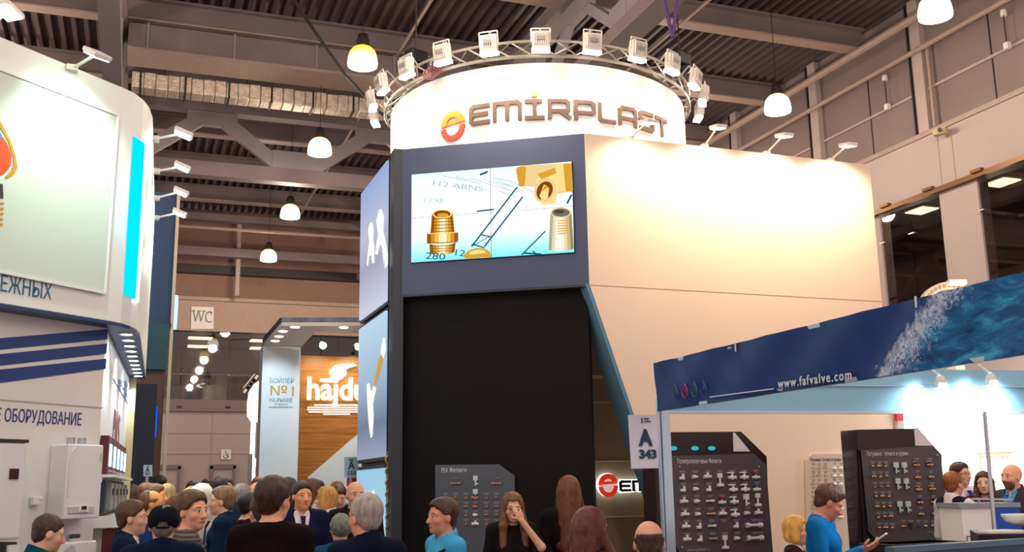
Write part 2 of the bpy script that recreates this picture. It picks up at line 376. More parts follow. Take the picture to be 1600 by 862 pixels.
for k, (x0, x1) in enumerate(((0.55, 1.55), (2.5, 3.35))):
    d = struct(thing('door_%d' % (k+1), None, None, (x0, FY, 0)))
    MB().span(x0, x0+0.1, FY-0.1, FY+0.04, 0, 2.5).build('door_frame', m_wall, d); MB().span(x1-0.1, x1, FY-0.1, FY+0.04, 0, 2.5).build('door_frame', m_wall, d)
    MB().span(x0, x1, FY-0.1, FY+0.04, 2.4, 2.55).build('door_frame', m_wall, d)
    MB().span(x0+0.1, x1-0.1, FY-0.03, FY+0.01, 0, 2.4).build('door_leaf', m_wall2, d)
    MB().box((x1-0.2, FY-0.06, 1.05), (0.14, 0.05, 0.03)).build('door_handle', m_chrome, d)
p = at_y(353, 712, FY)
t = thing('wheelchair_sign', 'small white wheelchair sign on the far wall above a grey door', 'sign', p)
MB().box(p+V(0,-.03,.05), (0.33, 0.02, 0.33)).build('sign_plate', m_white, t)
m_ink = mat('dark_ink', (50,48,52), 0.6)
b = MB(); c = p+V(0,-.045,.05)
for i in range(14):
    a0, a1 = [math.radians(-200+20*k) for k in (i, i+1)]
    b.beam(c+V(.08*math.cos(a0)-.01, 0, .08*math.sin(a0)-.04), c+V(.08*math.cos(a1)-.01, 0, .08*math.sin(a1)-.04), .006, .022)
b.beam(c+V(-.02,0,.07), c+V(-.01,0,-.03), .006, .025); b.beam(c+V(-.01,0,-.03), c+V(.06,0,-.03), .006, .022); b.beam(c+V(.06,0,-.03), c+V(.09,0,-.1), .006, .022); b.ball(c+V(-.025,0,.1), (.022,.005,.022), 8, 4)
b.build('wheelchair_symbol', m_ink, t)
t = thing('wc_sign', 'white square sign reading WC on the far wall', 'sign', at_y(316, 497, FY-0.05))
q = [at_y(px, py, FY-0.02) for px, py in ((299, 479), (334, 480), (334, 514), (298, 514))]
MB().slab(q, (0, -0.04, 0)).build('sign_plate', m_white, t)
o = text('WC', 0.6, m_ink, t, at_y(300, 503, FY-0.08), (1,0,0), Z, width=0.66, bold=-0.012)
b = MB(); o3 = at_y(300, 503, FY-0.08)
for fx in (0.0, .2, .36): b.box(o3+V(fx*1.0+.03, 0, .405), (.12, .006, .02))
b.box(o3+V(.63, 0, .33), (.02, .006, .12)); b.build('serif', m_ink, t)
# far gallery furniture
m_cream = mat('cream_cloth', (190,170,140), 0.8); m_redwood = mat('red_wood', (96,38,28), 0.6)
for k, (px, w2, m2, lab) in enumerate(((272, .7, m_cream, 'cream'), (345, 0.35, m_cream, 'tall cream'), (335, 1.0, m_redwood, 'red brown'))):
    p = at_y(px, 612, FY+1.2+.4*k); zt = (5.35, 5.75, 5.2)[k]
    t = thing('gallery_counter', '%s counter standing behind the far gallery glass' % lab, 'counter', (p[0], p[1], 4.72))
    MB().box((p[0], p[1], (4.72+zt)/2), (w2, .5, zt-4.72)).build('counter_body', m2, t); MB().box((p[0], p[1], zt), (w2+.08, .58, .04)).build('counter_top', m_redwood, t)
# brown post in the passage
tag(MB().box((at_y(243, 600, 30)[0], 30, 3.3), (0.14, 0.14, 6.6)).box((at_y(243, 600, 30)[0], 30, .1), (0.3, 0.3, 0.2)).build('pillar', mat('brown_steel', (84,44,38), 0.6)), 'slim dark brown post standing in the passage on the left', 'pillar')

# ---- pendant lamps
m_amber_shade = glow_ramp('amber_shade', [(0.0, (255,252,226)), (0.3, (255,240,170)), (0.6, (255,206,70)), (1.0, (214,130,10))], 2.0, 2, -0.36, 0.02)
m_shade = glow_ramp('pendant_shade', [(0.0, (255,255,246)), (0.5, (255,250,225)), (0.78, (255,214,120)), (1.0, (190,120,40))], 3.0, 2, -0.36, 0.02)
def shade_profile(): return [(0.255, -0.36), (0.26, -0.30), (0.25, -0.2), (0.22, -0.1), (0.16, -0.03), (0.10, 0.0)]
def pendant(x, y, label, warm=False):
    t = thing('pendant_lamp', label, 'pendant lamp', (x, y, 9.14), 0, 'bell shaped hall lamps')
    MB().lathe(shade_profile(), (0,0,0), 28).build('lamp_shade', m_amber_shade if 'amber' in label else m_shade, t, smooth=True, local=True)
    MB().lathe([(0, -0.345), (0.12, -0.35), (0.24, -0.35)], (0,0,0), 24).build('lamp_glass', glow('pendant_glass', (255,250,235), 6.0), t, local=True)
    MB().lathe([(0.11, 0.0), (0.115, 0.1), (0.09, 0.16), (0.09, 0.22), (0.03, 0.25), (0, 0.25)], (0,0,0), 16).build('lamp_housing', m_dark, t, smooth=True, local=True)
    MB().tube((0,0,0.24), (0,0,DECK+.15-9.14), 0.008, n=5).build('suspension_cable', m_dark, t, local=True)
    l = lamp_light('POINT', (0,0,-0.5), 175, (255,232,208), None, size=0.2); adopt(l, t, True)
    return t
for x, y, lab in ((3.35, 16.4, 'nearest pendant lamp left of the round sign, amber toward its top'), (3.45, 21.35, 'second pendant lamp left of the stand tower, hanging below the forked truss'), (3.6, 26.9, 'third pendant lamp from the front, left of the light boxes'), (3.7, 32.4, 'smallest and farthest pendant lamp above the passage'),
                  (11.55, 16.1, 'pendant lamp hanging right of the round sign'), (11.5, 11.75, 'large pendant lamp cut by the top edge at right')):
    pendant(x, y, lab)
for x, y in ((3.4, 11.2), (3.4, 6), (-4.6, 6), (-4.6, 11.2), (11.5, 6.2), (-4.6, 16.3), (11.5, 21.5), (11.5, 27), (11.5, 32.4), (-4.6, 27), (-4.6, 32.4), (-4.6, 21.5), (3.4, 0.5), (11.5, 0.5), (-4.6, 0.5)):   # light of the rows of lamps outside the picture
    lamp_light('POINT', (x, y, 8.65), 175, (255,232,208), None, size=0.2)
# ================================================================== stand with the round sign and the video wall
m_grey = mat('slate_panel', (70,80,112), 0.55, var=0.03, vscale=1)
m_charcoal = mat('charcoal_panel', (16,10,12), 0.7, var=0.1, vscale=1.2, spec=.2)
m_frame = mat('dark_frame', (38,44,56), 0.4)
m_ivory = mat('ivory_panel', (232,210,190), 0.55, var=0.015, vscale=1.5)
m_taupe = mat('taupe_panel', (158,134,112), 0.6, var=0.03)
m_line = mat('pale_joint', (226,214,198), 0.5)
m_edge = mat('blue_grey_edge', (92,134,158), 0.5)
A2 = V(5.42, 11.86, 0); A1 = V(3.22, 13.26, 0)
SU = (A2-A1)/np.linalg.norm(A2-A1); SN = V(SU[1], -SU[0], 0); SN = SN if SN @ HF < 0 else -SN      # SN faces the camera
def scr(px, py, off=0.0): return at_pl(px, py, A2 + SN*off, SN)
tower = thing('exhibition_stand', 'tall slate and ivory exhibition stand carrying the video wall', 'exhibition stand', (5.5, 13, 0))
def wall_slab(name, a, b, z0, z1, th, m, parent):
    a, b = np.array(a, float), np.array(b, float); u = (b-a)/np.linalg.norm(b-a); n = V(u[1], -u[0], 0); n = n if n @ HF > 0 else -n
    return MB().slab([a+Z*z0, b+Z*z0, b+Z*z1, a+Z*z1], n*th).build(name, m, parent)
wall_slab('screen_surround', A1, A2, 4.2, 6.25, 0.35, m_grey, tower)
wall_slab('screen_soffit', A1-SN*0.003, A2-SN*0.003, 4.17, 4.2, 0.3, m_frame, tower)
B1, B2 = A1-SN*0.15, A2-SN*0.15
wall_slab('dark_wall', B1+SU*0.02, B2-SU*.04, 0, 4.19, 0.2, m_charcoal, tower)
MB().span(3.16, 3.3, 13.22, 13.5, 0, 6.25).build('corner_post', m_frame, tower)
MB().span(3.24, 3.5, 13.4, 15.5, 0, 6.22).build('side_wall', m_frame, tower)
# ivory wall with the slanted opening on its left
wy = 11.85
pl = [V(5.425, wy, 6.25), V(10.05, wy, 6.25), V(10.05, wy, 0), V(6.85, wy, 0), V(5.425, wy, 4.2)]
MB().slab(pl, (0, 0.42, 0)).build('ivory_wall', m_ivory, tower)
MB().slab([V(5.425, wy+.004, 4.2), V(6.85, wy+.004, 0), V(6.80, wy+.004, 0), V(5.375, wy+.004, 4.2)], (0, 0.42, 0)).build('opening_edge', m_edge, tower)
MB().span(5.43, 10.04, wy-0.002, wy+.01, 4.185, 4.192).build('panel_joint', m_taupe, tower)
MB().span(5.0, 8.0, 13.6, 13.7, 0, 6.0).build('inner_wall', m_taupe, tower)
for z, h in ((3.17, .05), (2.82, .014), (1.98, .014), (1.2, .012)): MB().span(5.0, 8.0, 13.58, 13.6, z, z+h).build('joint_strip', m_line, tower)
MB().slab([V(3.4,13.4,6.0), V(5.4,12.1,6.0), V(10,12.1,6.0), V(10,15.4,6.0), V(3.4,15.4,6.0)], (0,0,0.1)).build('stand_roof', m_charcoal, tower)

# video wall 2 x 2
vw = thing('video_wall', 'lit two by two video wall showing brass pipe fittings on a drawing', 'video wall', scr(770, 330))
qs = [scr(642, 271, .03), scr(893, 253, .03), scr(897, 394, .03), scr(642, 410, .03)]
cU = (qs[1]-qs[0])*.5+(qs[2]-qs[3])*.5; LW = np.linalg.norm(cU); u0 = qs[3].copy(); zl = (qs[3][2]+qs[2][2])/2; zh = (qs[0][2]+qs[1][2])/2
u0 = V(u0[0], u0[1], 0)
def sp(a, b, off=0.0): return u0 + SU*LW*a + Z*(zl+(zh-zl)*b) + SN*off
m_pic = glow_ramp('screen_picture', [(0, (120,226,244)), (.3, (240,252,255)), (.8, (255,255,252)), (1, (214,244,252))], .76, 2, zl, zh)
for i in range(2):
    for j in range(2):
        a0, a1, b0, b1 = i*.5+.002, i*.5+.498, j*.5+.003, j*.5+.497
        MB().slab([sp(a0,b0), sp(a1,b0), sp(a1,b1), sp(a0,b1)], -SN*.05).build('screen_panel', m_pic, vw)
MB().slab([sp(-.003,-.005,-.012), sp(1.003,-.005,-.012), sp(1.003,1.005,-.012), sp(-.003,1.005,-.012)], -SN*.03).build('bezel', m_black, vw)
def pic(pxs, m, lvl=1, name='picture'): return MB().poly([at_pl(px, py, u0+SN*(.0012*lvl), SN) for px, py in pxs]).build(name, m, vw)
g_ink = glow('screen_ink', (14,92,112), 0.62); g_pale = glow('screen_pale', (150,196,208), 0.62)
g_gold = glow('screen_gold', (226,166,52), 0.62); g_gold2 = glow('screen_gold_light', (255,222,140), 0.66); g_gold3 = glow('screen_gold_dark', (140,72,14), 0.6); g_cream = glow('screen_cream', (242,212,150), 0.64); g_grey = glow('screen_grey', (120,120,104), 0.6)
def stroke(p, q, wd, m, lvl=1):
    p, q = np.array(p, float), np.array(q, float); d = q-p; d /= np.linalg.norm(d); n = np.array([-d[1], d[0]])*wd/2
    pic([p+n, q+n, q-n, p-n], m, lvl, 'picture_line')
for p, q, wd in (((737,385),(808,292),2.4), ((757,385),(817,307),2.4), ((737,381),(757,387),2), ((750,366),(768,370),2), ((740,383),(764,370),1.2), ((815,398),(852,361),2), ((817,395),(846,397),2.4), ((832,392),(840,398),2), ((745,330),(772,327),2.4), ((750,273),(762,268),3), ((886,318),(893,304),3)): stroke(p, q, wd, g_ink)
for k in range(6): stroke((690+22*k, 274+2*k), (730+22*k, 283+4*k), 1.0, g_pale)
for k in range(4): stroke((770+3*k, 277+8*k-k), (800+2*k, 284+8*k), 1.2, g_pale)
# brass nipple at left
GOLD = [(150,84,16), (206,140,36), (240,190,84), (255,236,176), (255,246,206), (244,200,96), (214,150,44), (160,92,20)]
SILV = [(176,170,140), (226,216,180), (250,244,222), (255,252,240), (250,240,214), (232,216,170), (206,186,130), (160,140,96)]
def round_body(l0, r0, yt, l1, r1, yb, pal, lvl, lean=-.05, tag_='g'):
    """a turned body drawn as upright bands of metal sheen"""
    n = len(pal)
    for i, c in enumerate(pal):
        f0, f1 = i/n, (i+1)/n; a0, a1, b0, b1 = l0+(r0-l0)*f0, l0+(r0-l0)*f1, l1+(r1-l1)*f0, l1+(r1-l1)*f1
        bow = lambda f: 3.0*math.sin(math.pi*f)
        pic([(a0, yt+lean*(a0-l0)+bow(f0)), (a1, yt+lean*(a1-l0)+bow(f1)), (b1, yb+lean*(b1-l1)+bow(f1)), (b0, yb+lean*(b0-l1)+bow(f0))], glow('metal_%s_%d' % (tag_, i), c, .66), lvl)
def oval_pic(cx, cy, rx, ry, m, lvl, rot=0.): pic([(cx+rx*math.cos(t)*math.cos(rot)-ry*math.sin(t)*math.sin(rot), cy+rx*math.cos(t)*math.sin(rot)+ry*math.sin(t)*math.cos(rot)) for t in [2*math.pi*k/20 for k in range(20)]], m, lvl)
round_body(675, 707, 333, 672, 711, 372, GOLD, 1)
oval_pic(691, 334, 15.5, 7, g_gold2, 2); oval_pic(691, 334, 13, 5.5, g_gold3, 3); oval_pic(692, 336, 9, 3.4, g_gold, 4)
for k in range(6): stroke((674.5-.5*k, 342+5*k), (709+.4*k, 340.5+5*k), 1.1, g_gold3, 3)
round_body(667, 716, 364, 667, 716, 379, [GOLD[k] for k in (1,2,3,4,4,2,2,0)], 4)
stroke((667,365), (716,362.5), 1.2, g_gold2, 5); stroke((667,380), (716,378), 1.2, g_gold3, 5)
round_body(671, 712, 381, 672, 710, 396, GOLD, 3)
for k in range(3): stroke((672, 385+4*k), (711, 383+4*k), 1.0, g_gold3, 4)
# brass tee at upper right
pic([(806,262),(820,258),(893,254.5),(895,298),(872,303),(838,292),(812,291)], g_cream, 1)
pic([(806,264),(815,259),(822,262),(820,290),(811,292)], g_gold, 2); pic([(868,256.5),(893,254.5),(894.5,300),(874,297)], g_gold2, 2); pic([(880,256),(893,255),(894.5,300),(884,299)], g_gold, 3)
pic([(838,282),(848,270),(868,268),(874,284),(868,318),(848,320),(836,306)], g_gold2, 3); pic([(840,272),(866,262),(870,270),(846,280)], g_gold, 4)
oval_pic(851, 297, 16, 20, g_cream, 4, .5); oval_pic(851, 298, 12, 15.5, g_gold3, 5, .5); pic([(843,306),(850,288),(858,294),(856,310),(847,314)], g_gold2, 6); pic([(846,300),(852,288),(857,292)], g_gold, 7)
# turned fitting at lower right and the coin
round_body(860, 893, 333, 857, 896.5, 390, SILV, 1, tag_='s'); oval_pic(876.5, 332, 16.5, 8, g_cream, 2); oval_pic(876.5, 332, 14, 6.5, g_grey, 3); oval_pic(874, 330.5, 8, 3, glow('screen_olive', (70,66,50), .8), 4)
for k in range(6): stroke((871, 345+4*k), (887, 344+4*k), 1.5, g_gold, 3)
pic([(725,398),(732,391),(745,387),(757,388),(765,393),(768,401.5),(726,404.5)], g_gold, 1); pic([(732,394),(745,390),(757,391),(760,395),(735,398)], g_gold2, 2)
def pictext(s, px, py, size, m, wd=None, dy=0.0):
    o = at_pl(px, py, u0+SN*.004, SN); text(s, size, m, vw, o, SU+Z*dy, Z, width=wd, ext=0.0005, name='picture_text')
pictext('280', 664, 404, .13, g_ink, .28, -.12); pictext('12', 707, 398, .12, g_ink, .17, -.2)
pictext('112 ABNS', 672, 289, .1, g_pale, .75, -.2); pictext('1:2 XB', 660, 316, .09, g_pale, .3, -.1)

# light boxes on the left flank
def lb(px, py, off=0.0): return at_x(px, py, 3.14+off)
def lightbox(label, z0, z1, stops):
    t = thing('light_box', label, 'light box', (3.14, 14.4, z0), 0, 'stacked light boxes on the flank')
    MB().span(3.16, 3.24, 13.45, 15.36, z0, z1).build('frame', m_frame, t)
    MB().span(3.13, 3.16, 13.53, 15.3, z0+.05, z1-.05).build('lit_print', glow_ramp('print_'+str(z0), stops, .66, 2, z0, z1), t)
    return t
L1 = lightbox('topmost light box showing two white pipe fittings', 4.12, 6.22, [(0, (206,208,228)), (.35, (166,166,190)), (.6, (188,192,212)), (1, (146,168,214))])
L2 = lightbox('middle light box showing a white fitting with brass thread', 2.02, 4.08, [(0, (158,164,186)), (.25, (112,126,150)), (.55, (162,184,206)), (1, (188,214,234))])
L3 = lightbox('lowest light box behind the grey haired man', 0.1, 1.97, [(0, (150,180,196)), (.5, (170,206,220)), (1, (150,196,222))])
g_fit = glow('print_white', (250,250,244), .68); g_fits = glow('print_shadow', (170,170,176), .6); g_brass = glow('print_brass', (206,160,66), .66)
def lbp(t, pxs, m, lvl=1): return MB().slab([at_x(px, py, 3.128-.002*lvl) for px, py in pxs], (-.002,0,0)).build('print_fitting', m, t)
lbp(L1, [(575,360),(578,348),(582,347),(584,360),(583,372),(585,384),(585,410),(582,412),(580,398),(577,400),(575,416),(573,414),(575,392),(577,376)], g_fit)
lbp(L1, [(588,345),(592,328),(596,326),(600,338),(599,362),(602,372),(606,396),(606,412),(602,420),(599,410),(597,388),(594,380),(590,398),(586,396),(589,376),(591,366)], g_fit)
lbp(L1, [(597,385),(600,410),(602,418),(599,400)], g_fits, 2)
lbp(L2, [(596,540),(599,527),(602,528),(603,545),(599,560),(595,553)], g_fit); lbp(L2, [(592,560),(597,552),(599,562),(592,590),(587,604),(584,600)], g_brass)
lbp(L2, [(573,600),(577,598),(580,612),(584,602),(588,606),(583,630),(584,652),(582,682),(579,684),(576,660),(574,630)], g_fit)
for k in range(6): lbp(L2, [(587.5+1.6*k,596-6*k),(592+1.4*k,597-6*k),(592+1.4*k,594.5-6*k),(587.5+1.6*k,593.5-6*k)], g_fits, 2)
lbp(L3, [(576,790),(580,770),(584,764),(588,780),(592,800),(580,800)], g_fit)

# hanging round fabric sign
DC = V(5.80, 14.49, 0); DR = 2.33; D0, D1 = 6.12, 7.38
m_fabric = mat('white_fabric', (250,246,240), 0.9)
drum = thing('round_sign', 'large white round hanging sign with brown lettering and orange emblem', 'sign', (DC[0], DC[1], D0))
b = MB(); n = 96
for i in range(n):
    a = 2*math.pi*i/n; c, s = math.cos(a), math.sin(a)
    b.v += [(DC[0]+DR*c, DC[1]+DR*s, D0), (DC[0]+DR*c, DC[1]+DR*s, D1), (DC[0]+(DR-.02)*c, DC[1]+(DR-.02)*s, D1), (DC[0]+(DR-.02)*c, DC[1]+(DR-.02)*s, D0)]
for i in range(n):
    j = (i+1) % n
    for k in range(4): b.f.append((4*i+k, 4*j+k, 4*j+(k+1) % 4, 4*i+(k+1) % 4))
b.build('fabric_skin', m_fabric, drum, smooth=False)
def drum_hit(px, py):
    v = sight(px, py); d = V(v[0], v[1]); o = V(CAM[0]-DC[0], CAM[1]-DC[1]); A = d @ d; B = 2*(o @ d); C2 = o @ o - DR*DR
    t = (-B - math.sqrt(max(0, B*B-4*A*C2)))/(2*A); p = CAM + v*t
    return math.atan2(p[1]-DC[1], p[0]-DC[0]), p[2]
def on_drum(a, z, off=.012): return V(DC[0]+(DR+off)*math.cos(a), DC[1]+(DR+off)*math.sin(a), z)
aL, zb_ = drum_hit(737, 199); aR, zb2 = drum_hit(1041, 216)
ZB = (zb_+zb2)/2; hz_ = drum_hit(737, 167)[1]-zb_
GL = {'E': (.8, [[(.8,1),(.12,1),(0,.88),(0,.12),(.12,0),(.8,0)], [(0,.5),(.72,.5)]]),
      'M': (1.1, [[(0,0),(0,1),(.98,1),(1.1,.88),(1.1,0)], [(.55,1),(.55,0)]]),
      'I': (.7, [[(0,1),(.35,1),(.35,0)], [(0,0),(.7,0)], [(.35,1),(.6,1)]]),
      'R': (.85, [[(0,0),(0,1),(.7,1),(.8,.9),(.8,.5),(.7,.4),(0,.4)], [(.45,.4),(.85,0)]]),
      'P': (.8, [[(0,0),(0,1),(.7,1),(.8,.9),(.8,.46),(.7,.36),(0,.36)]]),
      'L': (.7, [[(0,1),(0,.12),(.12,0),(.7,0)]]),
      'A': (.85, [[(0,0),(0,.82),(.16,1),(.75,1),(.85,.9),(.85,0)], [(0,.36),(.85,.36)]]),
      'S': (.8, [[(.8,1),(.12,1),(0,.88),(0,.62),(.12,.5),(.68,.5),(.8,.38),(.8,.12),(.68,0),(0,0)]]),
      'T': (.8, [[(0,1),(.8,1)], [(.4,1),(.4,0)]])}
m_brown = mat('brown_letter', (64,40,28), 0.5); m_orange = mat('orange_print', (228,100,8), 0.5); m_red = mat('orange_red_print', (214,44,8), 0.5); m_amber = mat('amber_print', (236,170,60), 0.5)
def strokes(ch, x0, sx, sz, put, m, parent, th=.2, name='letter', ext=None):
    wch, segs = GL[ch]; b = MB(); T = th*sz
    for seg in segs:
        for (p, q) in zip(seg[:-1], seg[1:]):
            p2, q2 = V(p[0]*sx, T/2+p[1]*(sz-T)), V(q[0]*sx, T/2+q[1]*(sz-T)); d = q2-p2; L = np.linalg.norm(d); d = d/L; nn = V(-d[1], d[0])*T/2
            p2 = p2-d*T*.42; q2 = q2+d*T*.42
            k = max(1, int(L/.1))
            for i in range(k):
                r, s2 = p2+(q2-p2)*i/k, p2+(q2-p2)*(i+1)/k
                f = [r-nn, s2-nn, s2+nn, r+nn]
                lo = [put(x0+c[0], c[1], .0) for c in f]; hi = [put(x0+c[0], c[1], .02) for c in f]
                b.add(lo+hi, [(0,1,2,3),(4,5,6,7),(0,1,5,4),(1,2,6,5),(2,3,7,6),(3,0,4,7)])
    return b.build(name, m, parent), wch*sx
word = 'EMIRPLAST'; gap = .28; tot = sum(GL[c][0] for c in word)+gap*(len(word)-1)
arc = (aR-aL)*DR; sx = arc/tot
def put(x, z, off): return on_drum(aL + x/DR, ZB+z, .004+off)
x = 0.0
for ch in word:
    o, wd = strokes(ch, x, sx, hz_, put, m_brown, drum)
    if ch == 'I':
        b = MB(); cx_ = x+.35*sx
        f = [(cx_-.045, hz_*1.12), (cx_+.045, hz_*1.12), (cx_+.045, hz_*1.42), (cx_-.045, hz_*1.42)]
        lo = [put(c[0], c[1], 0) for c in f]; hi = [put(c[0], c[1], .02) for c in f]
        b.add(lo+hi, [(0,1,2,3),(4,5,6,7),(0,1,5,4),(1,2,6,5),(2,3,7,6),(3,0,4,7)]).build('letter_dot', m_amber, drum)
    x += wd + gap*sx
def emblem(put, cx_, cz, rx, rz, parent, mu, ml, th=.02):
    """letter e emblem in two halves"""
    def ring(a0, a1, ox, oz, ro, ri, m):
        b = MB(); N = 16
        for i in range(N):
            t0, t1 = [math.radians(a0+(a1-a0)*k/N) for k in (i, i+1)]
            f = [(ox+ri*math.cos(t0)*rx, oz+ri*math.sin(t0)*rz), (ox+ro*math.cos(t0)*rx, oz+ro*math.sin(t0)*rz), (ox+ro*math.cos(t1)*rx, oz+ro*math.sin(t1)*rz), (ox+ri*math.cos(t1)*rx, oz+ri*math.sin(t1)*rz)]
            lo = [put(cx_+c[0], cz+c[1], 0) for c in f]; hi = [put(cx_+c[0], cz+c[1], th) for c in f]
            b.add(lo+hi, [(0,1,2,3),(4,5,6,7),(0,1,5,4),(2,3,7,6)])
        return b
    u = ring(4, 184, 0, .04*rz, 1.0, .52, mu)
    f = [(-.98*rx, .0*rz), (.98*rx, .12*rz), (.98*rx, .36*rz), (-.9*rx, .26*rz)]
    lo = [put(cx_+c[0], cz+c[1], 0) for c in f]; hi = [put(cx_+c[0], cz+c[1], th) for c in f]
    u.add(lo+hi, [(0,1,2,3),(4,5,6,7),(0,1,5,4),(1,2,6,5),(2,3,7,6),(3,0,4,7)]); u.build('emblem_top', mu, parent)
    ring(183, 364, 0, -.14*rz, 1.0, .58, ml).build('emblem_bottom', ml, parent)
ae, ze = drum_hit(708, 196)
emblem(put, (ae-aL)*DR, ze-ZB, .205, .205, drum, m_orange, m_red)

# ring truss and its floodlights
m_truss = mat('truss_tube', (196,186,176), 0.35, metal=0.6)
rt_ = thing('ring_truss', 'circular aluminium lighting truss above the round sign', 'truss', (DC[0], DC[1], 7.5))
for R_, z_ in ((2.42, .16), (2.42, -.06), (2.2, .05)):
    b = MB(); N = 72; pr = [(R_*math.cos(2*math.pi*i/N), R_*math.sin(2*math.pi*i/N), z_) for i in range(N)]
    for i in range(N): b.tube(pr[i], pr[(i+1) % N], .022, n=6)
    b.build('chord', m_truss, rt_, local=True)
st = math.radians(7.5)
bz = [MB().tube((2.42,0,.16), (2.42*math.cos(st),2.42*math.sin(st),-.06), .012, n=5).mesh('brace', m_truss), MB().tube((2.42,0,-.06), (2.2*math.cos(st),2.2*math.sin(st),.05), .012, n=5).mesh('brace', m_truss), MB().tube((2.42*math.cos(st),2.42*math.sin(st),.16), (2.2,0,.05), .012, n=5).mesh('brace', m_truss)]
for i in range(48):
    for me in bz:
        o = bpy.data.objects.new('brace', me); COL.objects.link(o); o.parent = rt_; o.rotation_euler = (0,0,i*st)
m_lamp = mat('lamp_housing_white', (226,220,214), 0.4); g_lens = glow('flood_lens', (255,248,232), 8.0)
fl_lab = ['left end of the row, lowest, beside the hall duct', 'second from the left end', 'third from the left end, seen edge on', 'fourth from the left end, beside a black hoist', 'fifth from the left end', 'sixth from the left end, just left of the middle', 'in the middle, topmost', 'just right of the middle', 'fifth from the right end', 'fourth from the right end', 'third from the right end, on a long arm', 'second from the right end', 'at the right end of the row, lowest']
parts = None
for i in range(13):
    a = math.radians((i-6)*15.5); dv = -HF*math.cos(a)+RT0*math.sin(a); ang = math.atan2(dv[1], dv[0])
    pos = DC + dv*2.62
    t = thing('floodlight', 'white floodlight on the ring truss, '+fl_lab[i], 'floodlight', (pos[0], pos[1], 7.42), ang, 'floodlights around the round sign')
    if parts is None:
        hb = MB().box((0,0,.15), (.10,.24,.24))
        for k in range(7): hb.box((.06,-.09+.03*k,.17), (.03,.008,.18))
        hm = hb.mesh('housing', m_lamp)
        lm = MB().box((-.005,0,.014), (.11,.245,.04)).mesh('lens', g_lens)
        ym = MB().path([V(0,-.13,.14), V(0,-.13,.32), V(0,.13,.32), V(0,.13,.14)], .01).mesh('yoke', m_lamp)
        am = MB().path([V(0,0,.32), V(-.06,0,.36), V(-.24,0,.2)], .013).mesh('arm', m_truss)
        gm = MB().box((.078,0,.17),(.004,.12,.05)).mesh('rating_plate', mat('grey_print', (150,146,144), .6))
        parts = [('housing', hm), ('lens', lm), ('yoke', ym), ('arm', am), ('rating_plate', gm)]
    for nm, me in parts:
        o = bpy.data.objects.new(nm, me); COL.objects.link(o); o.parent = t
        if nm != 'arm': o.rotation_euler = (0, math.radians(10 if i % 3 else 5), 0)
    lamp_light('SPOT', pos+V(0,0,7.40), 150, (255,238,212), t, aim=DC+dv*DR*.97+V(0,0,6.55), size=.06, spot=95, blend=.7)
for k, (px, py) in enumerate(((650, 90), (1062, 92))):
    p = at_d(px, py, 14.6)
    t = thing('chain_hoist', 'black chain hoist above the ring truss, %s' % ('left' if k == 0 else 'right'), 'hoist', p)
    MB().box(p, (.32,.22,.2), .4).build('motor', m_black, t, bevel=.03); MB().ball(p+V(.1,.05,-.12), .1, 8, 5).build('chain_bag', m_black, t)
    MB().tube(p, (p[0], p[1], DECK-.5), .012, n=5).build('chain', m_dark, t)
m_purple = mat('purple_sling', (96,62,120), .8)
p0, p1, p2 = at_d(1035, -8, 14.6), at_d(1051, 58, 14.6), at_d(1060, -8, 14.6)
tag(MB().path([p0, p1, p2], .03).build('lifting_sling', m_purple), 'purple lifting sling looped above the right hoist', 'sling')
pr = []
for i in range(60):
    q = at_d(668+i*.45, 118-i*.35, 13.6); pr.append(q+V(.08*math.cos(i*.9), 0, .08*math.sin(i*.9)))
tag(MB().path(pr, .012, 5).build('coiled_cable', mat('pinkish_cable', (150,90,96), .6)), 'coiled reddish cable on the left of the ring truss', 'cable')

# clip lamps along the top of the ivory wall
def arm_lamp(name, label, base, head, aim, power, rgb, grp, hw=.26, es=10.0, gname='clip_lens', spot=110, mirror=None):
    base, head = np.array(base, float), np.array(head, float)
    t = thing(name, label, 'spotlight', base, 0, grp)
    MB().box(base, (.09,.09,.05)).build('clamp', m_lamp, t)
    MB().tube(base, head, .014).build('arm', m_lamp, t)
    d = np.array(aim)-head; d /= np.linalg.norm(d); h = head-base; h[2] = 0; h = h/ (np.linalg.norm(h)+1e-6)
    sx_ = np.cross(d, h); sx_ = sx_/(np.linalg.norm(sx_)+1e-6); fy = np.cross(sx_, d); R = np.stack([sx_, fy, -d], 1)
    MB().box(head, (.16, hw, .045), R=R).build('lamp_head', m_lamp, t, bevel=.012)
    MB().box(head+d*.026, (.13, hw-.04, .012), R=R).build('lens', glow(gname, rgb, es), t)
    lamp_light('SPOT', head+d*.06, power, rgb, t, aim=aim, size=.08, spot=spot, blend=.8)
    return t
for k, (bx_, by_, hx, hy) in enumerate(((985, 217, 1012, 190), (1100, 226, 1122, 198), (1197, 237, 1225, 211), (1297, 249, 1325, 226))):
    base = at_y(bx_, by_, wy+.05); base[2] = 6.27; head = at_y(hx, hy, wy-.42)
    arm_lamp('clip_lamp', ('clip lamp on the ivory wall in front of the last letters', 'clip lamp on the ivory wall nearest the round sign, glaring', 'second glaring clip lamp right of the round sign', 'clip lamp nearest the right end of the ivory wall, seen edge on')[k], base, head, (head[0], wy, 4.6), 150 if k else 80, (255,226,190), 'clip lamps along the ivory wall', spot=150)

